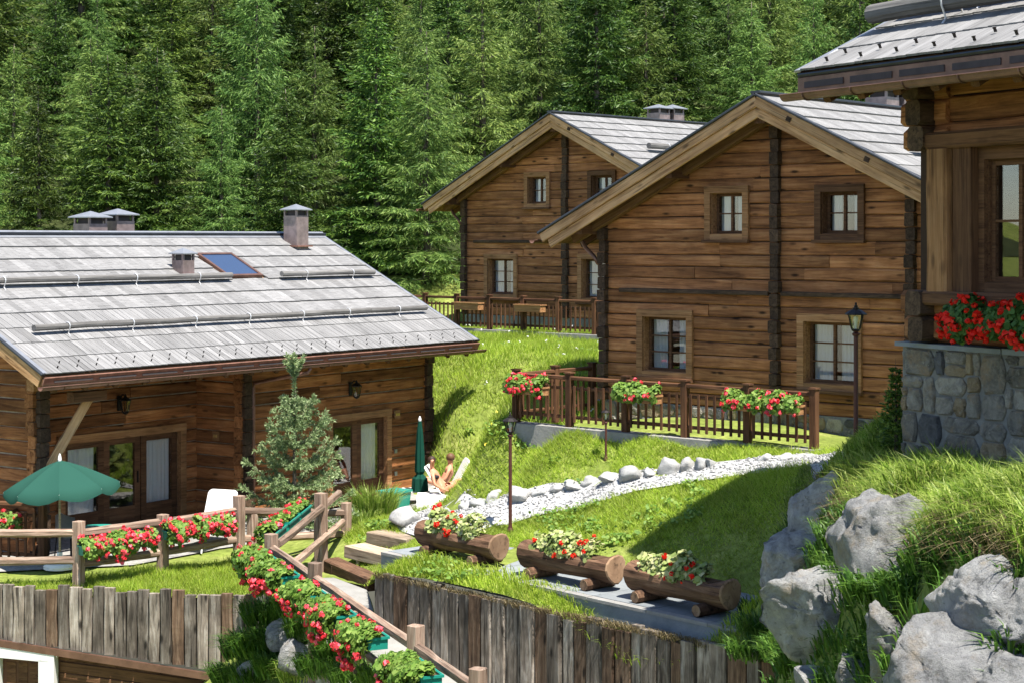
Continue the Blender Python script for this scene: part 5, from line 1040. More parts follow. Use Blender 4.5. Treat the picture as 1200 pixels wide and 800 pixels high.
# ------------------------------------------------------------------ rocks and boulders
def ico(sub):
    import bmesh
    bm = bmesh.new(); bmesh.ops.create_icosphere(bm, subdivisions=sub, radius=1.0); V = np.array([v.co[:] for v in bm.verts]); Fc = np.array([[v.index for v in f.verts] for f in bm.faces]); bm.free(); return V, Fc
ICO = {k: ico(k) for k in (2, 3, 4, 5)}
def rock_mesh(name, seed, sub, size, facets=9, rough=0.05, dmin=.5, dmax=.82):
    g = np.random.default_rng(seed); V, Fc = ICO[sub]; V = V.copy()
    for i in range(facets):
        n = rand_dirs(g, 1)[0]; d = g.uniform(dmin, dmax); e = V @ n-d; V -= np.where(e > 0, e*0.96, 0)[:, None]*n
    off = seed*1.7
    for i in range(len(V)):
        p = Vector(V[i]*1.8)+Vector((off, off*.3, 0)); k = mnoise.fractal(p, 0.7, 2.1, 5); V[i] *= 1+rough*k+0.02*mnoise.noise(p*6)-(0.05*max(0.0, 1-abs(mnoise.noise(p*1.6+Vector((3, 1, 7))))*9)+0.012*abs(mnoise.noise(p*14)) if sub > 3 else 0)
    V = V*np.array(size); return np_mesh(name, V, Fc, smooth=False)
rocks = [(478, 607, 30, 20), (507, 602, 16, 10), (521, 599, 17, 11), (545, 594, 15, 10), (562, 590, 20, 12), (580, 583, 20, 18), (608, 580, 26, 20), (633, 577, 16, 10), (651, 573, 16, 10), (672, 569, 24, 14), (693, 565, 20, 12), (714, 560, 27, 15), (740, 557, 27, 18), (761, 555, 17, 12),
         (784, 549, 30, 20), (806, 546, 20, 16), (822, 545, 20, 14), (834, 543, 14, 13), (897, 537, 18, 10), (921, 536, 24, 11)]
for i, (px, py, w, h) in enumerate(rocks):
    q = ground_hit(px, py+h*.25); sx = w/2/F*q.y*1.25; sz = h/2/F*q.y*1.35
    o = link("path_rock", rock_mesh("path_rock", 500+i, 3, (sx*1.1, sx*.95, sz*1.1), 12, .16), M_PATHROCK, None, Matrix.Translation((q.x, q.y, q.z+sz*.25)) @ Matrix.Rotation(i*1.3, 4, 'Z'))
    tag(o, "pale rock edging the gravel path, %s counting from the sunbathers" % ordinal(i), "rock", "pale rocks along the gravel path")
boul = [(1048, 652, 150, 125, "large tan-streaked boulder under the tall grass, centre of the rock bank", .1), (960, 622, 72, 105, "upright grey boulder at the lawn corner of the rock bank", .3), (929, 670, 92, 82, "sloping boulder next to the slate strip", -.5), (966, 722, 150, 105, "big blue grey boulder above the plank wall end", .4),
        (1112, 788, 200, 130, "huge boulder at the bottom edge below the tall grass", .1), (1042, 762, 74, 82, "small angular boulder left of the huge bottom boulder", -.5), (1150, 708, 118, 98, "rounded grey boulder under the grass near the picture's edge", -.2), (1212, 712, 90, 80, "boulder cut by the picture's edge below the grass", .2),
        (962, 808, 70, 50, "low boulder at the bottom edge beside dark leaves", 0.0), (1190, 800, 80, 60, "boulder half hidden by bright leaves in the corner", .3), (1182, 688, 30, 28, "little stone between two boulders under the grass", .0), (1005, 800, 60, 50, "half buried stone at the bottom edge, left of the huge boulder", .2)]
for i, (px, py, w, h, lab, tilt) in enumerate(boul):
    q = ground_hit(px, py, 13.2); d = q.y; sx = w/2/F*d*1.78; sz = h/2/F*d*1.72
    o = link("boulder", rock_mesh("boulder", 600+i*3, 5, (sx, sx*.8, sz), 22, .12, .48, .80), M_BOULD, None, Matrix.Translation(P(px, py, d)+Vector((.03*sx, -.16*sx, 0))) @ Matrix.Rotation(tilt, 4, 'Y') @ Matrix.Rotation(i*0.4-.5, 4, 'Z'))
    tag(o, lab, "boulder", "boulders of the rock bank")
for i, (px, py, d, w, h, lab) in enumerate(((330, 742, 29.0, 34, 44, "grey stone in the dark plants beside the left plank wall"), (345, 772, 28.4, 50, 40, "large grey stone under the geraniums of the ramp fence"), (295, 792, 29.6, 40, 30, "pale stone at the foot of the left plank wall's end"), (385, 790, 27.2, 40, 34, "stone at the bottom under the ramp fence"))):
    q = P(px, py, d); sx = w/2/F*d*1.15; sz = h/2/F*d*1.2; o = link("boulder", rock_mesh("boulder", 650+i, 3, (sx, sx*.8, sz), 10, .08), M_BOULD, None, Matrix.Translation(q)); tag(o, lab, "boulder", "stones in the ramp bank")

# ------------------------------------------------------------------ patio furniture
def parasol():
    q = P(70, 677, 33.6); q.z = h1(q.x, q.y)+.04; t = thing("parasol", "open green parasol with white tip on the patio", "parasol", q, .2); hp = 0-q.z+(280-537)/F*33.6; R = 1.06
    MB().lathe([(.30, 0), (.30, .05), (.26, .10), (.06, .13), (.05, .3), (.001, .3)], 20).build("base", M_WPLAST, t, smooth=False)
    MB().lathe([(.021, .1), (.021, hp-.02), (.001, hp-.02)], 10).build("pole", M_STEP, t, smooth=True)
    MB().lathe([(.03, hp-.06), (.035, hp-.02), (.03, hp+.03), (.012, hp+.09), (.001, hp+.10)], 10).build("finial", M_WPLAST, t)
    n = 8; zr = hp-.52
    tilt = Matrix.Translation((0, 0, hp)) @ Matrix.Rotation(math.radians(-4), 4, 'Y') @ Matrix.Translation((0, 0, -hp))
    for k in range(n):
        a0, a1 = 2*math.pi*k/n, 2*math.pi*(k+1)/n; V = []; m = 7
        for i in range(m):
            f = i/(m-1); r = R*f; z = hp-.03-(hp-.03-zr)*(f**1.25)
            for j in range(5):
                g = j/4; a = a0+(a1-a0)*g; rr = r*math.cos((a1-a0)/2)/math.cos(a-(a0+a1)/2); sag = .05*math.sin(math.pi*g)*f; V.append((rr*math.cos(a), rr*math.sin(a), z-sag))
        Fc = [(i*5+j, i*5+j+1, (i+1)*5+j+1, (i+1)*5+j) for i in range(m-1) for j in range(4)]
        b = len(V)
        for j in range(5):
            g = j/4; p = V[(m-1)*5+j]; V.append((p[0]*1.01, p[1]*1.01, p[2]-.10-.05*math.sin(math.pi*g)))
        Fc += [((m-1)*5+j, (m-1)*5+j+1, b+j+1, b+j) for j in range(4)]
        MB().add(V, Fc).build("canopy_panel", M_CANOPY, t, tilt, smooth=True)
        MB().tube([(.03*math.cos(a0), .03*math.sin(a0), hp-.06), (R*math.cos(a0), R*math.sin(a0), zr-.02)], .008, 5).build("rib", M_WPLAST, t, tilt)
    return t
parasol()
def closed_parasol():
    q = P(492, 590, 42.6); q.z = h1(q.x, q.y); t = thing("closed_parasol", "furled dark green parasol beside the sunbathers", "parasol", q); H_ = 0-q.z+(280-490)/F*42.6
    MB().lathe([(.02, 0), (.02, H_-.02), (.001, H_-.02)], 8).build("pole", M_WPLAST, t)
    n = 20; V = []; prof = [(.03, H_-.05), (.06, H_-.3), (.09, H_-.8), (.10, H_-1.25), (.07, H_-1.32), (.15, H_-1.42), (.17, H_-1.72)]
    for r, z in prof:
        for k in range(n): a = 2*math.pi*k/n; rr = r*(1+.22*math.cos(a*6)); V.append((rr*math.cos(a), rr*math.sin(a), z))
    MB().add(V, [(i*n+k, i*n+(k+1) % n, (i+1)*n+(k+1) % n, (i+1)*n+k) for i in range(len(prof)-1) for k in range(n)]).build("furled_cloth", M_DGREEN, t)
    MB().lathe([(.035, H_-.06), (.04, H_-.02), (.012, H_+.06), (.001, H_+.06)], 8).build("finial", M_WPLAST, t); MB().lathe([(.22, -.05), (.22, .05), (.05, .09), (.05, .2), (.001, .2)], 14).build("base", M_CONC, t)
closed_parasol()
def table():
    q = P(116, 680, 34.6); z = h1(q.x, q.y)+.04; t = thing("patio_table", "round teal patio table behind the flower fence", "table", (q.x, q.y, z)); hz = 0-z+(280-618)/F*34.6
    MB().lathe([(.02, hz-.035), (.42, hz-.035), (.45, hz-.02), (.45, hz), (.43, hz+.008), (.001, hz+.008)], 24).build("table_top", M_TABLE, t)
    for k in range(4):
        a = math.pi/4+k*math.pi/2; MB().tube([(.12*math.cos(a), .12*math.sin(a), hz-.03), (.16*math.cos(a), .16*math.sin(a), hz*.5), (.36*math.cos(a), .36*math.sin(a), 0)], .018, 7).build("leg", M_IRON, t)
table()
def chair(label, px, d, rot, mat):
    q = P(px, 690, d); z = h1(q.x, q.y)+.04; t = thing("patio_chair", label, "chair", (q.x, q.y, z), rot, "patio chairs")
    V = []; n = 9
    for i in range(2):
        for k in range(n): a = -1.15+2.3*k/(n-1); V.append((math.sin(a)*.27, .08+math.cos(a)*.2, .45 if i == 0 else .92-.10*abs(math.sin(a))))
    MB().add(V+[(x*1.05, y+.015, zz) for x, y, zz in V], [(k, k+1, n+k+1, n+k) for k in range(n-1)]+[(2*n+k, 2*n+k+1, 3*n+k+1, 3*n+k) for k in range(n-1)]+[(n+k, n+k+1, 3*n+k+1, 3*n+k) for k in range(n-1)]).build("backrest", mat, t, smooth=True)
    MB().lathe([(.02, .42), (.26, .42), (.27, .44), (.26, .46), (.001, .46)], 14).build("seat", mat, t)
    for x in (-.2, .2):
        for y in (-.18, .2): MB().tube([(x, y, .43), (x*1.15, y*1.15, 0)], .014, 6).build("leg", M_IRON, t)
chair("dark woven patio chair between parasol pole and table", 84, 34.9, 2.6, M_ZINC)
chair("dark patio chair at the far left behind the rails", 15, 35.6, -2.3, M_DTRIM)
chair("dark patio chair behind the divider fence, by the parasol", 42, 35.9, 2.2, M_DTRIM)
def lounger(label, loc, rot, mat, back=60, z=None, cloth=None):
    t = thing("sun_lounger", label, "sun lounger", loc, rot, "sun loungers"); w = .33
    fm = MB()
    for s in (-1, 1): fm.tube([(s*w, -.62, .30), (s*w, .62, .30)], .018, 6)
    fm.tube([(-w, -.62, .30), (w, -.62, .30)], .018, 6); fm.tube([(-w, .62, .30), (w, .62, .30)], .018, 6); fm.build("seat_frame", M_WPLAST, t)
    for s in (-1, 1):
        for y in (-.55, .5): MB().tube([(s*w, y, .30), (s*w, y+(.06 if y > 0 else -.06), 0)], .018, 6).build("leg", M_WPLAST, t)
    MB().bx(-w+.01, w-.01, -.6, .6, .312, .325).build("seat_sling", mat, t)
    a = math.radians(back); Mb = Matrix.Translation((0, .58, .32)) @ Matrix.Rotation(a, 4, 'X'); b = MB(); n = 6; L = .78; rr = .09
    out = [(-w, 0, 0), (w, 0, 0)]+[(w-rr+rr*math.cos(math.pi/2*k/n), L-rr+rr*math.sin(math.pi/2*k/n), 0) for k in range(n+1)]+[(-w+rr-rr*math.sin(math.pi/2*k/n), L-rr+rr*math.cos(math.pi/2*k/n), 0) for k in range(n+1)]
    b.prism(out, (0, 0, .016)); b.build("backrest", mat, t, Mb)
    MB().tube([Vector(p) for p in out]+[Vector(out[0])], .017, 6).build("back_frame", M_WPLAST, t, Mb)
    return t
q = P(237, 640, 36.2); lounger("white sun lounger with raised back on the patio", (q.x, q.y, h1(q.x, q.y)+.04), -0.35, M_WPLAST, 68)
def teal_box():
    q = P(462, 590, 41.5); z = h1(q.x, q.y)+.0; t = thing("teal_bin", "teal plastic bin behind the tall grass tuft", "bin", (q.x, q.y, z), .9)
    h = 0-z+(280-574)/F*41.5
    MB().add([(-.26, -.2, 0), (.26, -.2, 0), (.26, .2, 0), (-.26, .2, 0), (-.32, -.25, h), (.32, -.25, h), (.32, .25, h), (-.32, .25, h)], [(3, 2, 1, 0), (0, 1, 5, 4), (1, 2, 6, 5), (2, 3, 7, 6), (3, 0, 4, 7)]).build("tub", M_TABLE, t); MB().bx(-.34, .34, -.27, .27, h-.04, h+.01).build("lid", M_TABLE, t)
teal_box()
# ------------------------------------------------------------------ unseen roof and wall added behind the near corner to shade the lawn
def lawn_shade():
    rng = random.Random(44); a = Vector((0.88, 0.475, 0)).normalized(); b = Vector((0.475, -0.88, 0)).normalized(); kk = 4.95; T = math.tan(SUN_EL)
    K = Vector((1.99+SUN_AZ.x*kk, 30.9+SUN_AZ.y*kk, -5.3+T*kk))  # added roof corner, set sunward of where its shadow tip should fall
    t = thing("shade_roof", "unseen roof and wall added behind the near stone-based chalet to shade the lawn", "chalet", (K.x, K.y, -3.3)); o = Vector(t.location); Z = Vector((0, 0, 1))
    def q(i, j, z): return K-o+a*i+b*j+Z*z
    LA = 2.4
    rf = MB(); rf.prism([q(0, 0, 0), q(0, 1.6, 0.7), q(0, 3.2, 0), q(0, 3.2, -.16), q(0, 1.6, .54), q(0, 0, -.16)], a*LA); roof = rf.build("roof", M_SOFFIT, t)
    us = (b*1.6+Z*.7).normalized(); shingles(roof, q(0.02, 0, 0), a, us, LA-.04, 1.74, 0.56, 0.22, rng, 60); shingles(roof, q(0.02, 3.2, 0), a, (-b*1.6+Z*.7).normalized(), LA-.04, 1.74, 0.56, 0.22, rng, 0)
    w = MB().prism([q(1.9, .5, 3.3-K.z-4.0), q(1.9, 2.7, 3.3-K.z-4.0), q(1.9, 2.7, 0.05), q(1.9, 1.6, .52), q(1.9, .5, 0.05)], a*0.45).build("wall", M_LOG, t)
    log_courses(w, q(1.9, 0, -7.5), b, -a, .5, 2.7, 0, lambda x: 7.4, .27, [], M_LOG, rng)
    for j in (.6, 2.6): beam("roof_bracket", M_DTRIM, t, q(.3, j, -.18+.3*(0)), q(1.9, j, -1.5), .2, .22)
lawn_shade()

# ------------------------------------------------------------------ people on the loungers
def skin_body(name, label, pts, edges, radii, root, mat, loc):
    me = bpy.data.meshes.new(name); me.from_pydata([tuple(Vector(p)) for p in pts], edges, []); o = link(name, me, mat, None, Matrix.Translation(loc))
    m = o.modifiers.new("skin", 'SKIN'); m.use_smooth_shade = True
    for i, r in enumerate(radii): sv = me.skin_vertices[0].data[i]; sv.radius = (r, r) if not isinstance(r, tuple) else r; sv.use_root = (i == root)
    s = o.modifiers.new("smooth", 'SUBSURF'); s.levels = s.render_levels = 2
    return tag(o, label, "person", "sunbathers")
def ball(name, mat, parent, c, r, sub=2):
    V, Fc = ICO[sub]; return link(name, np_mesh(name, V*np.array(r)+np.array(c), Fc, True), mat, parent)
def sunbathers():
    q = P(512, 588, 42.2); z0 = h1(q.x, q.y); L0 = Vector((q.x, q.y, z0))
    lounger("white sun lounger under the sunbather in a black bikini", (-1.02, 42.02, z0+.02), math.radians(82), M_TOWEL, 58)
    # body: built about the pelvis, reclined with head at left (picture) and bent knees
    pel = Vector((-1.60, 41.95, z0+.46)); R = [
        (0, 0, 0), (-.10, .02, .12), (-.20, .05, .28), (-.25, .06, .40), (-.28, .05, .50), (-.275, .02, .60), (-.27, .01, .68), (-.27, .01, .74),       # pelvis, belly, chest, base of neck, neck, jaw, head, crown
        (.04, -.10, 0), (.36, -.16, .18), (.58, -.20, -.10), (.68, -.22, -.13), (.04, .12, 0), (.40, .14, .24), (.60, .12, -.06), (.70, .12, -.08),     # legs
        (-.25, -.15, .37), (-.20, -.27, .16), (-.02, -.24, .05), (.06, -.22, .03), (-.19, .22, .36), (-.05, .28, .17), (.08, .17, .09), (.15, .14, .07),   # arms and hands
        (-.265, -.085, .665)]                                                                                                                           # nose
    E = [(0, 1), (1, 2), (2, 3), (3, 4), (4, 5), (5, 6), (6, 7), (0, 8), (8, 9), (9, 10), (10, 11), (0, 12), (12, 13), (13, 14), (14, 15), (3, 16), (16, 17), (17, 18), (18, 19), (3, 20), (20, 21), (21, 22), (22, 23), (6, 24)]
    rad = [.13, .115, .13, .10, .05, .065, .095, .07, .095, .06, .04, .03, .095, .06, .04, .03, .05, .038, .028, .022, .05, .038, .028, .022, .018]
    p = skin_body("person", "sunbather in black bikini reclining on a lounger, knees bent", R, E, rad, 0, M_SKIN, pel)
    ball("hair", M_HAIR, p, (-.285, .035, .70), (.105, .10, .10)); ball("bikini_top", M_BLACK, p, (-.215, -.03, .315), (.12, .125, .055)); ball("bikini_bottom", M_BLACK, p, (.0, .01, .01), (.12, .16, .10))
    for s in (-.035, .035): ball("eye", M_HAIR, p, (-.265+s, -.085, .685), (.012, .01, .008), 2)
    for s, i in ((-1, 19), (1, 23)):
        c = Vector(R[i])
        for k in range(4): MB().tube([c+Vector((0, (k-1.5)*.016, 0)), c+Vector((.04, (k-1.5)*.018, -.004)), c+Vector((.068-.006*abs(k-1.5), (k-1.5)*.019, -.018))], [.009, .008, .006], 6).build("finger", M_SKIN, p, smooth=True)
        MB().tube([c+Vector((-.01, s*.025, 0)), c+Vector((.02, s*.042, -.004)), c+Vector((.04, s*.047, -.012))], [.010, .009, .006], 6).build("thumb", M_SKIN, p, smooth=True)
    # second sunbather, mostly hidden, facing the other way against a white backrest
    lz = lounger("sun lounger with upright white back beside the grass bank", (-2.0, 43.0, z0+.02), math.radians(-78), M_WPLAST, 62)
    pel2 = Vector((-1.66, 43.0, z0+.46)); R2 = [(0, 0, 0), (.07, 0, .12), (.14, 0, .28), (.17, 0, .38), (.18, 0, .46), (.18, 0, .55), (.175, -.01, .62), (.175, -.01, .68), (-.04, -.10, 0), (-.40, -.12, .10), (-.70, -.14, -.08), (-.04, .10, 0), (-.40, .12, .12), (-.70, .12, -.08),
          (.15, -.17, .34), (.06, -.24, .14), (-.12, -.22, .06), (.15, .17, .34), (.06, .24, .14), (-.12, .2, .06)]
    E2 = [(0, 1), (1, 2), (2, 3), (3, 4), (4, 5), (5, 6), (6, 7), (0, 8), (8, 9), (9, 10), (0, 11), (11, 12), (12, 13), (3, 14), (14, 15), (15, 16), (3, 17), (17, 18), (18, 19)]
    rad2 = [.13, .12, .13, .10, .055, .07, .098, .07, .09, .06, .04, .09, .06, .04, .05, .038, .026, .05, .038, .026]
    p2 = skin_body("person", "brown haired sunbather leaning on the upright white backrest", R2, E2, rad2, 0, M_SKIN, pel2); ball("hair", M_BROWNHAIR, p2, (.185, .0, .64), (.11, .115, .105)); ball("shorts", M_BLUECL, p2, (-.03, 0, .0), (.16, .18, .11))
    t = MB(); n = 9; V = [(x*.09-.36, -.36-.03*math.sin(x*1.9), .36-.0*x) for x in range(n)]+[(x*.09-.36, -.40-.03*math.sin(x*1.9+.6), .02) for x in range(n)]+[(x*.09-.36, .0, .40) for x in range(n)]
    tw = MB().add(V, [(k, k+1, n+k+1, n+k) for k in range(n-1)]+[(2*n+k, 2*n+k+1, k+1, k) for k in range(n-1)]).build("towel", M_TOWEL, None, Matrix.Translation((-1.85, 41.95, z0)), smooth=True); tag(tw, "white towel hanging off the sunbather's lounger", "towel")
sunbathers()

# ------------------------------------------------------------------ conifers
def conifer(seed, h, r, kind="spruce", unit=1.0, base=0.04, lev=None):
    g = np.random.default_rng(seed); Vs = []
    z = h*base; step = (lev or (0.40 if kind == "spruce" else 0.46))
    stems = []
    while z < h*0.985:
        t = z/h; L = (r*(1-t)**0.8+0.10*unit)*g.uniform(.58, 1.15); nb = int(g.integers(5, 8)) if t < .9 else 4; a0 = g.uniform(0, 6.28)
        for k in range(nb):
            az = a0+6.283*k/nb+g.uniform(-.3, .3); Lb = L*g.uniform(.75, 1.12); zz = z+g.uniform(-.12, .12)*unit
            if kind == "spruce": e0 = -0.18+1.0*t**1.3; curve = -0.28*(1-t)+.05; tip = .22
            elif kind == "small": e0 = 0.10+.7*t; curve = .12; tip = .15
            else: e0 = 0.02+.75*t; curve = -0.22*(1-t); tip = .02
            hd = np.array([math.cos(az), math.sin(az), 0]); lat = np.array([-math.sin(az), math.cos(az), 0])
            n = max(3, int(Lb/(0.10*unit))); s = (np.arange(n)+g.uniform(.2, .8, n))/n
            def pos(s): return np.outer(s*Lb*math.cos(e0), hd)+np.array([0, 0, zz])+np.outer(s*Lb*math.sin(e0)+curve*Lb*s*s+tip*Lb*np.maximum(s-.6, 0)**2*2, [0, 0, 1])
            stems.append((pos(np.array([0.0]))[0], pos(np.array([.5]))[0], Lb))
            c = pos(s)
            for side in (-1, 1, 0):
                if kind == "larch" and side == 0: dn = -.9
                else: dn = -.18 if kind == "spruce" else (-.42 if kind == "larch" else .05)
                d = hd*(.62 if side else .9)+lat*side*.78+np.array([0, 0, dn]); D = d+g.normal(0, .22, (n, 3)); D /= np.linalg.norm(D, axis=1)[:, None]
                lt = (0.16+0.36*(1-s))*min(1.15, Lb/1.1/unit)*unit*g.uniform(.65, 1.25, n)+.06*unit
                if side == 0: lt *= .55
                for f in ((0, .25, .5, .75, 1.0) if side else (0.0, .5)):
                    b0 = c+D*(lt*f)[:, None]; d2 = D+g.normal(0, .33, (n, 3))+np.array([0, 0, -.12 if kind != "small" else .05]); d2 /= np.linalg.norm(d2, axis=1)[:, None]
                    ll = (lt*.40+.085*unit)*g.uniform(.7, 1.3, n); wv = np.cross(d2, rand_dirs(g, n)); wv /= np.linalg.norm(wv, axis=1)[:, None]+1e-9
                    wd = unit*(.024 if kind == "spruce" else .017 if kind == "larch" else .03)*g.uniform(.7, 1.35, n)
                    m = b0+d2*(ll*.5)[:, None]; Vs.append(np.stack([b0, m+wv*wd[:, None], b0+d2*ll[:, None], m-wv*wd[:, None]], 1))
        z += step*unit*g.uniform(.8, 1.2)*(1 if t < .8 else .7)
    K = np.concatenate(Vs).reshape(-1, 3); return K, np.arange(len(K)).reshape(-1, 4), stems
def trunk_mesh(seed, h, r0, stems, limb=0.022):
    rng = random.Random(seed); mb = MB(); mb.tube([(rng.uniform(-.04, .04)*i/6*h*.1, rng.uniform(-.04, .04), h*i/6-.5*(i == 0)) for i in range(7)], [r0*(1-i/6.3) for i in range(7)], 8)
    for i, (a, b, L) in enumerate(stems):
        if i % 2 == 0: mb.tube([a, b], [limb*min(1, L), limb*.4*min(1, L)], 4, caps=False)
    return mb.mesh("trunk", True)
protos = []
for i, (kind, h, r) in enumerate((("spruce", 10, 2.7), ("spruce", 10, 2.4), ("spruce", 10, 3.0), ("spruce", 10, 2.55), ("larch", 10, 2.8), ("larch", 10, 2.5), ("larch", 10, 3.1))):
    V, Fc, st = conifer(700+i, h, r, kind); cm = np_mesh("crown", V, Fc); cm.materials.append(M_SPRUCE if kind == "spruce" else M_LARCH); tm = trunk_mesh(700+i, h, 0.17, st); tm.materials.append(M_TRUNK); protos.append((kind, cm, tm))
rt = random.Random(7)
rows = [("front row", 64.5, 68, 2.4, 6.0, 10.5), ("second row", 69.5, 75, 2.1, 6.5, 11.5), ("third row", 77, 83, 2.2, 7.5, 12.0), ("fourth row", 87, 94, 2.5, 8.5, 13.0), ("rearmost row", 99, 107, 2.8, 9, 13)]
for rn, y0, y1, sp, hmin, hmax in rows:
    W = y1*0.31; n = int(2*W/sp); tr = []
    for i in range(n):
        x = -W+(i+.5)*2*W/n+rt.uniform(-.35, .35)*sp; y = rt.uniform(y0, y1)
        if rn == "front row" and -0.5 < x < 14: continue
        tr.append((x, y))
    tr.sort(key=lambda p: p[0]/p[1])
    for k, (x, y) in enumerate(tr):
        px = 600+F*x/y; lar = rt.random() < (.75 if 470 < px < 640 and rn in ("front row", "second row") else .38); kind, cm, tm = rt.choice([p for p in protos if (p[0] == "larch") == lar])
        hh = rt.uniform(hmin, hmax); s = hh/10; kn = "feathery larch" if kind == "larch" else "dark green spruce"
        t = thing("larch_tree" if kind == "larch" else "spruce_tree", "%s, %s tree from the left in the forest's %s" % (kn, ordinal(k), rn), "tree", (x, y, h1(x, y)-.1), rt.uniform(0, 6.28), "forest trees, "+rn)
        sxy = max(.8, s)*rt.uniform(.9, 1.25); t.scale = (sxy, sxy, s); link("crown", cm, None, t); link("trunk", tm, None, t)
# small silver spruce on the patio: whorls of bottle-brush boughs and a bare leader
def bottle_spruce():
    g = np.random.default_rng(5); q = P(345, 640, 38.2); z = h1(q.x, q.y); hs = 0-z+(280-414)/F*38.2; t = thing("silver_spruce", "small pale silver spruce with a long leader on the patio", "tree", (q.x, q.y, z), 0.4)
    segs = []; mb = MB(); mb.tube([(0, 0, -.2), (0, 0, hs*.4), (.02, 0, hs*.72), (.0, .02, hs-.1)], [.055, .04, .018, .008], 7)
    cr = hs*.70
    for l in range(7):
        f = l/6; z0 = .15+(cr-.25)*f; L = 1.15*(1-f)**.55*g.uniform(.85, 1.12)+.36; nb = 6
        for k in range(nb):
            az = 6.283*(k+.5*(l % 2))/nb+g.uniform(-.3, .3); e = .12+.72*f+g.uniform(-.18, .2); Lb = L*g.uniform(.75, 1.1); hd = np.array([math.cos(az), math.sin(az), 0]); la = np.array([-math.sin(az), math.cos(az), 0])
            pt = lambda s: hd*(Lb*s*math.cos(e))+np.array([0, 0, z0+Lb*(s*math.sin(e)+.16*s*s-.10*math.sin(s*3))])
            for a, b in zip((0, .25, .5, .75), (.25, .5, .75, 1.0)): segs.append((pt(a), pt(b)))
            mb.tube([pt(0), pt(.5), pt(1)], [.014, .009, .004], 4, caps=False)
            for s in np.arange(.22, .98, .17):
                for sd in (-1, 1):
                    lt = (.16+.34*(1-s))*min(1, Lb)*g.uniform(.7, 1.15); d = hd*.72+la*sd*.62+np.array([0, 0, g.uniform(-.12, .18)]); d /= np.linalg.norm(d); segs.append((pt(s), pt(s)+d*lt))
    for k in range(6):
        a = k*1.047; segs.append((np.array([0, 0, hs-.50]), np.array([math.cos(a)*.22, math.sin(a)*.22, hs-.04-.1*(k % 2)])))
    segs.append((np.array([0, 0, cr]), np.array([0, 0, hs])))
    K = []
    for a, b in segs:
        L = np.linalg.norm(b-a); n = max(6, int(L*(210 if a[2] < cr-.02 else 420))); s = g.random(n); d = (b-a)/L; D = d*.75+rand_dirs(g, n)*.75; D /= np.linalg.norm(D, axis=1)[:, None]; c = a+np.outer(s, b-a); w = np.cross(D, rand_dirs(g, n)); w /= np.linalg.norm(w, axis=1)[:, None]; l = g.uniform(.06, .11, n)
        K.append(np.stack([c, c+D*(l*.5)[:, None]+w*.0105, c+D*l[:, None], c+D*(l*.5)[:, None]-w*.0105], 1))
    K = np.concatenate(K).reshape(-1, 3); link("crown", np_mesh("crown", K, np.arange(len(K)).reshape(-1, 4)), M_BLUESPR, t); link("trunk", mb.mesh("trunk", True), M_TRUNK, t)
bottle_spruce()
V, Fc, st = conifer(791, 1.25, .26, "small", .4, .02, .22); q = Vector((5.30, 24.75, 0)); q.z = h1(q.x, q.y)
t = thing("dwarf_conifer", "dark dwarf conifer at the corner of the stone base", "shrub", q); link("crown", np_mesh("crown", V, Fc), M_SPRUCE, t); link("trunk", trunk_mesh(791, 1.4, .03, st, .008), M_TRUNK, t)

# ------------------------------------------------------------------ grass and undergrowth
def house_poly(O, ux, uy, x0, x1, y0, y1): return [tuple((O+ux*a+uy*b)[:2]) for a, b in ((x0, y0), (x1, y0), (x1, y1), (x0, y1))]
EXCL = [GRAVEL, house_poly(B_O, B_UX, B_UY, -4.4, 4.4, -.1, 10), house_poly(C_O, C_UX, C_UY, -4.3, 4.3, -.1, 10), house_poly(A_O, A_UX, A_UY, -.1, 12.4, -.1, 8.2), PATIO,
        house_poly(Vector((-2.35, 31.95, 0)), Vector((.656, -.754, 0)), Vector((.754, .656, 0)), 0.0, 8.9, 0.05, 2.1), house_poly(D_O, D_UX, D_UY, 0, 8, 0, 9)]
kb = (fr-fl).normalized(); kn_ = Vector((kb.y, -kb.x, 0)); EXCL.append([tuple((fl+kn_*.24)[:2]), tuple((fr+kn_*.24)[:2]), tuple((fr-kn_*.24)[:2]), tuple((fl-kn_*.24)[:2])])
def scatter(rng, poly, dens, hfun, excl=EXCL, up=True):
    x, y = sample_poly(rng, poly, dens); ok = np.ones(len(x), bool)
    for e in excl: ok &= ~in_poly(x, y, e)
    if up: ok &= in_poly(x, y, bound_up)
    x, y = x[ok], y[ok]; z = H(x, y); V = np.stack([x, y, z], 1); V = V[frustum(V)]
    return V, hfun(V)
def patchy(V, s, o=0.0): return np.array([mnoise.noise(Vector((v[0]*s+o, v[1]*s, 0))) for v in V])
g = np.random.default_rng(77); parts = []
# mown lawn between slate and gravel
LAWN = [(-2.6, 31.2), (3.8, 24.7), (4.2, 26), (4.6, 27.5), (5.6, 30), (5.9, 32.3), (0.0, 37.5), (-2.6, 38.5), (-3.4, 36), (-2.9, 33.8)]
V, hgt = scatter(g, LAWN, 1700, lambda V: .045+.045*g.random(len(V)))
pn_ = patchy(V, .8); lowl = (V[:, 1] < 34.5-0.55*(V[:, 0])); hgt = hgt*(1+.5*pn_)*np.where(V[:, 2] > -5.5, 1, 1)
edge = 1/(1+np.exp(-(V[:, 2]+4.6)*2.5))
up_bank = (V[:, 0]*.665+V[:, 1]*.747 > 24.55)                      # bank under the picket fence: rougher
hgt = np.where(up_bank, hgt*2.2*(.6+.7*g.random(len(V))), hgt)
parts.append(blades(g, V, hgt, np.full(len(V), .012)+.008*g.random(len(V)), .35+.9*g.random(len(V)), tri=True))
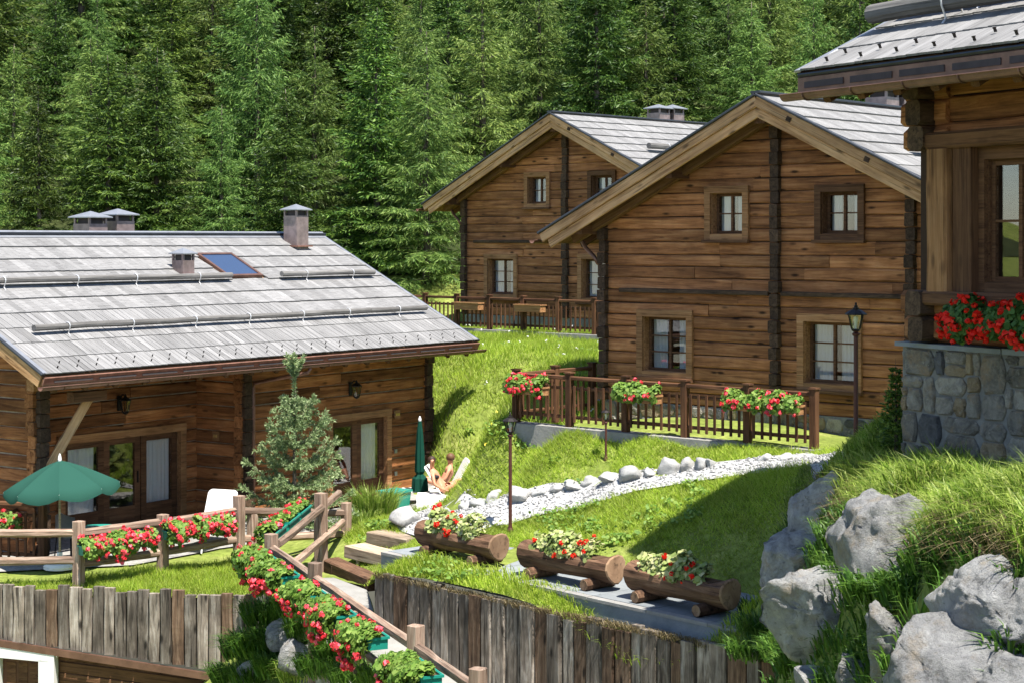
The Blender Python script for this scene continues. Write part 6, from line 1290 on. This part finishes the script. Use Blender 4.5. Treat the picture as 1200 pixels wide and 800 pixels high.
# far meadow behind the long chalet up to the second picket fence
MEAD = [(-2.3, 38.5), (0.0, 37.6), (1.9, 38.8), (7, 44), (7, 52), (-1, 60), (-9, 62), (-9, 52), (-2.2, 45.6)]
V, hgt = scatter(g, MEAD, 620, lambda V: .10+.16*g.random(len(V))); parts.append(blades(g, V, hgt*(1+.6*patchy(V, .6, 9)), np.full(len(V), .022), .2+.6*g.random(len(V)), tri=True))
# strip in front of the patio fence
STRIP = [(-9.14, 32.05), (-4.5, 31.35), (-4.15, 32.6), (-4.6, 34.2), (-5.3, 34.9), (-7.3, 33.4), (-8.2, 32.6), (-9.2, 32.6)]
V, hgt = scatter(g, STRIP, 1500, lambda V: .06+.14*g.random(len(V))); parts.append(blades(g, V, hgt*(1+.7*patchy(V, 1.3, 3)), np.full(len(V), .015), .2+.7*g.random(len(V)), tri=True))
Vg, Fg = stack_meshes(parts); tag(link("grass", np_mesh("grass", Vg, Fg), M_GRASS), "bright green grass on the lawn, bank and meadow", "grass", None, "stuff")
# shaggy edge over the plank wall, tall grass of the rock bank
parts = []; u = (WR1-WR0).normalized(); n_ = Vector((u.y, -u.x, 0)); nseg = 5200
s = g.uniform(-.1, (WR1-WR0).length+.4, nseg); off = g.uniform(-.72, .02, nseg); B3 = np.array(WR0)[None]+np.outer(s, u)+np.outer(off, n_); B3[:, 2] = H(B3[:, 0], B3[:, 1])
az = np.arctan2(n_.y, n_.x)+g.normal(0, 1.0, nseg); hg = (.08+.20*g.random(nseg))*(1+.8*patchy(B3, 1.1, 4)); parts.append(blades(g, B3, hg, np.full(nseg, .015), .3+.7*g.random(nseg), tri=False, az=az))
Vg, Fg = stack_meshes(parts); tag(link("edge_grass", np_mesh("edge_grass", Vg, Fg), M_GRASS), "shaggy grass fringe along the top of the tall plank wall", "grass", None, "stuff")
s = g.uniform(0, (WR1-WR0).length+.3, 3800); off = g.uniform(-.10, .06, 3800); B3 = np.array(WR0)[None]+np.outer(s, u)+np.outer(off, n_); B3[:, 2] = -5.86+.05*g.random(3800)
Vg, Fg = blades(g, B3, .05+.12*g.random(3800), np.full(3800, .012), .6+.6*g.random(3800), az=np.arctan2(n_.y, n_.x)+g.normal(0, .9, 3800)); tag(link("dry_grass", np_mesh("dry_grass", Vg, Fg), M_DEAD), "brown dry grass hanging over the plank tops", "grass", None, "stuff")
CREST = [tuple(PX(px, 0, d)[:2]) for px, d in ((938, 27.5), (945, 26), (985, 23), (1040, 19.8), (1100, 17.3), (1215, 15.2))]
MOUND = CREST+[(7.6, 19.0), (6.9, 21.0), (5.3, 24.15), (5.5, 26), (5.5, 28), (5.0, 30.2), (4.5, 29.5)]
V, hgt = scatter(g, MOUND, 1900, lambda V: .20+.36*g.random(len(V)), excl=[EXCL[0], EXCL[6]])
lo_ = 1.0*(V[:, 1] > 24); az = np.arctan2(-.5, -.88)+g.normal(0, 1.1, len(V)); Vg, Fg = blades(g, V, hgt*np.where(V[:, 1] > 23.5, .5, 1)*(1+.5*patchy(V, 1.6, 2)), .014+.014*g.random(len(V)), .25+.75*g.random(len(V)), az=az)
tag(link("tall_grass", np_mesh("tall_grass", Vg, Fg), M_TALL), "tall yellow-green grass crowning the rock bank", "grass", None, "stuff")
# dry fringe below the crest
cr = np.array([(*c, 0) for c in CREST]); nn = 2200; k = g.uniform(0, len(cr)-1.001, nn); i0 = k.astype(int); f = (k-i0)[:, None]; B3 = cr[i0]*(1-f)+cr[i0+1]*f; B3[:, 0] += g.uniform(-.12, .25, nn); B3[:, 2] = H(B3[:, 0], B3[:, 1])+.02
Vg, Fg = blades(g, B3, .12+.28*g.random(nn), np.full(nn, .012), 1.0+.6*g.random(nn), az=np.arctan2(-.45, -.9)+g.normal(0, .7, nn)); tag(link("dry_fringe", np_mesh("dry_fringe", Vg, Fg), M_DEAD), "dry brown grass hanging from the rock bank's crest", "grass", None, "stuff")
def clump(c, R, n, ln, wd, lean=(.4, 1.1), hz=1.0):
    c = np.array(c); a = g.uniform(0, 6.283, n); r = R*np.sqrt(g.random(n)); B3 = np.stack([c[0]+r*np.cos(a), c[1]+r*np.sin(a)*.6, c[2]+g.uniform(-.05, .12, n)*hz], 1)
    return blades(g, B3, ln*(.6+.7*g.random(n)), wd*(.7+.6*g.random(n)), g.uniform(*lean, n), az=a+g.normal(0, .5, n))
parts = []
for px, py, d, R, n, ln, wd in ((1035, 705, 18.2, .35, 420, .30, .030), (1080, 705, 17.6, .40, 480, .26, .034), (1000, 690, 20.5, .30, 320, .32, .026), (985, 645, 22.0, .25, 240, .34, .022), (1120, 690, 17.0, .25, 260, .24, .030), (900, 745, 25.0, .40, 480, .30, .026), (880, 770, 24.6, .30, 320, .26, .024),
                                (950, 790, 21.5, .42, 520, .30, .030), (990, 775, 20.3, .35, 380, .26, .030), (925, 720, 25.2, .3, 340, .30, .022), (1010, 620, 21.0, .2, 160, .3, .02), (925, 770, 23.4, .35, 380, .28, .026), (890, 720, 26.6, .3, 360, .22, .02), (1060, 790, 17.6, .25, 220, .25, .03), (1060, 700, 17.8, .3, 260, .28, .03)):
    q = P(px, py, d); parts.append(clump(q, R, n, ln, wd))
for px, py, d, R, n, ln, wd in ((318, 730, 29.6, .45, 800, .40, .022), (308, 765, 29.4, .5, 900, .40, .022), (335, 790, 28.8, .5, 900, .36, .024), (365, 745, 28.6, .4, 700, .34, .022), (388, 790, 27.0, .5, 800, .34, .024), (350, 720, 29.0, .4, 700, .36, .022), (420, 800, 25.8, .4, 500, .3, .024), (300, 800, 29.6, .4, 500, .3, .024), (340, 700, 29.6, .3, 500, .3, .022), (290, 770, 30.2, .4, 700, .38, .022), (275, 800, 30.4, .4, 600, .36, .022), (330, 760, 29.2, .4, 700, .36, .024), (400, 770, 27.0, .4, 600, .34, .022), (455, 800, 24.9, .4, 500, .3, .024)):
    parts.append(clump(P(px, py, d), R, n, ln, wd))
FACE = [(3.75, 24.7), (3.3, 23), (3.0, 20), (3.0, 17), (3.2, 13.6), (4.7, 15.2)]+[c for c in CREST[::-1][1:]]+[(4.3, 27.5)]
Vf, _ = scatter(g, FACE, 22, lambda V: None, excl=[])
for v in Vf: parts.append(clump(v, .16, 34, .17+.12*g.random(), .022+.012*g.random(), (.3, 1.1)))
Vg, Fg = stack_meshes(parts); tag(link("undergrowth", np_mesh("undergrowth", Vg, Fg), M_WEED), "dark green leafy weeds between the boulders and on the ramp bank", "weeds", None, "stuff")
parts = [clump(P(1180, 770, 15.9), .45, 520, .26, .034), clump(P(1160, 745, 16.2), .3, 300, .24, .032), clump(P(1195, 740, 15.6), .3, 260, .24, .03), clump(P(440, 612, 38.5), .42, 900, .75, .02, (.15, .6)), clump(P(425, 622, 38.0), .3, 400, .45, .02, (.2, .7)), clump(P(348, 795, 28.4), .3, 240, .3, .022)]
Vg, Fg = stack_meshes(parts); tag(link("bright_weeds", np_mesh("bright_weeds", Vg, Fg), M_TALL), "bright green leafy tufts by the bin and in the rock corner", "weeds", None, "stuff")
# low leafy weeds along gravel and bank
parts = []
for poly, dn, sz in ((LAWN, 12, .035), (MEAD, 4, .04)):
    V, _ = scatter(g, poly, dn, lambda V: None); pt = patchy(V, .55, 5); V = V[pt > .25] if len(V) else V
    for rep in range(14):
        c = V+g.normal(0, .09, V.shape)*np.array([1, 1, .0])+np.array([0, 0, .05])+np.array([0, 0, .1])*g.random((len(V), 1)); nn = np.array([0, -.3, 1])+g.normal(0, .5, V.shape); nn /= np.linalg.norm(nn, axis=1)[:, None]
        parts.append(leaves(g, c, nn, sz*g.uniform(.5, 1.1, len(V)), 5, 1.4))
Vg, Fg = stack_meshes(parts); tag(link("lawn_weeds", np_mesh("lawn_weeds", Vg, Fg), M_GERLEAF), "broad leafed weeds in patches on the grass bank", "weeds", None, "stuff")
def meadow_flowers(name, label, mat, poly, dens, hz):
    V, _ = scatter(g, poly, dens, lambda V: None, excl=EXCL); n = len(V); cc = np.repeat(V+np.array([0, 0, hz]), 4, 0)+g.normal(0, .02, (n*4, 3)); nn = np.array([0, -.5, 1])+g.normal(0, .4, (n*4, 3)); nn /= np.linalg.norm(nn, axis=1)[:, None]
    Vg, Fg = leaves(g, cc, nn, np.full(n*4, .018), 5); tag(link(name, np_mesh(name, Vg, Fg), mat), label, "flowers", None, "stuff")
meadow_flowers("yellow_flowers", "yellow meadow flowers on the bank and rock bank", M_YELLOW, [(-1.2, 37), (.3, 36.8), (.3, 39), (-1.2, 41)], 3, .22)
meadow_flowers("white_flowers", "white meadow flowers scattered on the slope", M_WPETAL, MEAD, .5, .2)
# gravel stones on the path
V, _ = scatter(g, GRAVEL, 260, lambda V: None, excl=[]); V = V[g.random(len(V)) < .9]; V0, F0_ = ICO[2][0][:12], None
oct_ = np.array([(1, 0, 0), (-1, 0, 0), (0, 1, 0), (0, -1, 0), (0, 0, .7), (0, 0, -.7)]); of = np.array([(0, 2, 4), (2, 1, 4), (1, 3, 4), (3, 0, 4), (2, 0, 5), (1, 2, 5), (3, 1, 5), (0, 3, 5)])
n = len(V); sz = g.uniform(.012, .035, n); W = (oct_[None]*sz[:, None, None])*g.uniform(.7, 1.3, (n, 6, 1))+V[:, None]+np.array([0, 0, .035]); Fg = (of[None]+(np.arange(n)*6)[:, None, None]).reshape(-1, 3)
tag(link("gravel", np_mesh("gravel", W.reshape(-1, 3), Fg), M_GRAVEL), "loose pale gravel on the curving path", "gravel", None, "stuff")
# geraniums in front of the near chalet's window and round its corner
def near_flowers():
    z = -1.08*D_S; o = D_O.copy(); o.z = 0
    for i, (x, L, lab) in enumerate(((1.75, 1.25, "scarlet geranium box under the near window, by the corner logs"), (3.15, 1.35, "scarlet geranium box under the near window at the picture's edge"))):
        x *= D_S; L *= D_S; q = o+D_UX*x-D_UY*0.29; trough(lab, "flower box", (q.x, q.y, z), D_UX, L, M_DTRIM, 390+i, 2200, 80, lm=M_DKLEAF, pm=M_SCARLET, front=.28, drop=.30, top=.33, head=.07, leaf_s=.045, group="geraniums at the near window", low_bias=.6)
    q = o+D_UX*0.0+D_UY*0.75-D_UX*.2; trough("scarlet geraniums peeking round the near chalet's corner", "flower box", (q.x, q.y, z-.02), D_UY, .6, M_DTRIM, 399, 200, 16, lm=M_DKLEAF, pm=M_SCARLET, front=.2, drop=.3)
near_flowers()
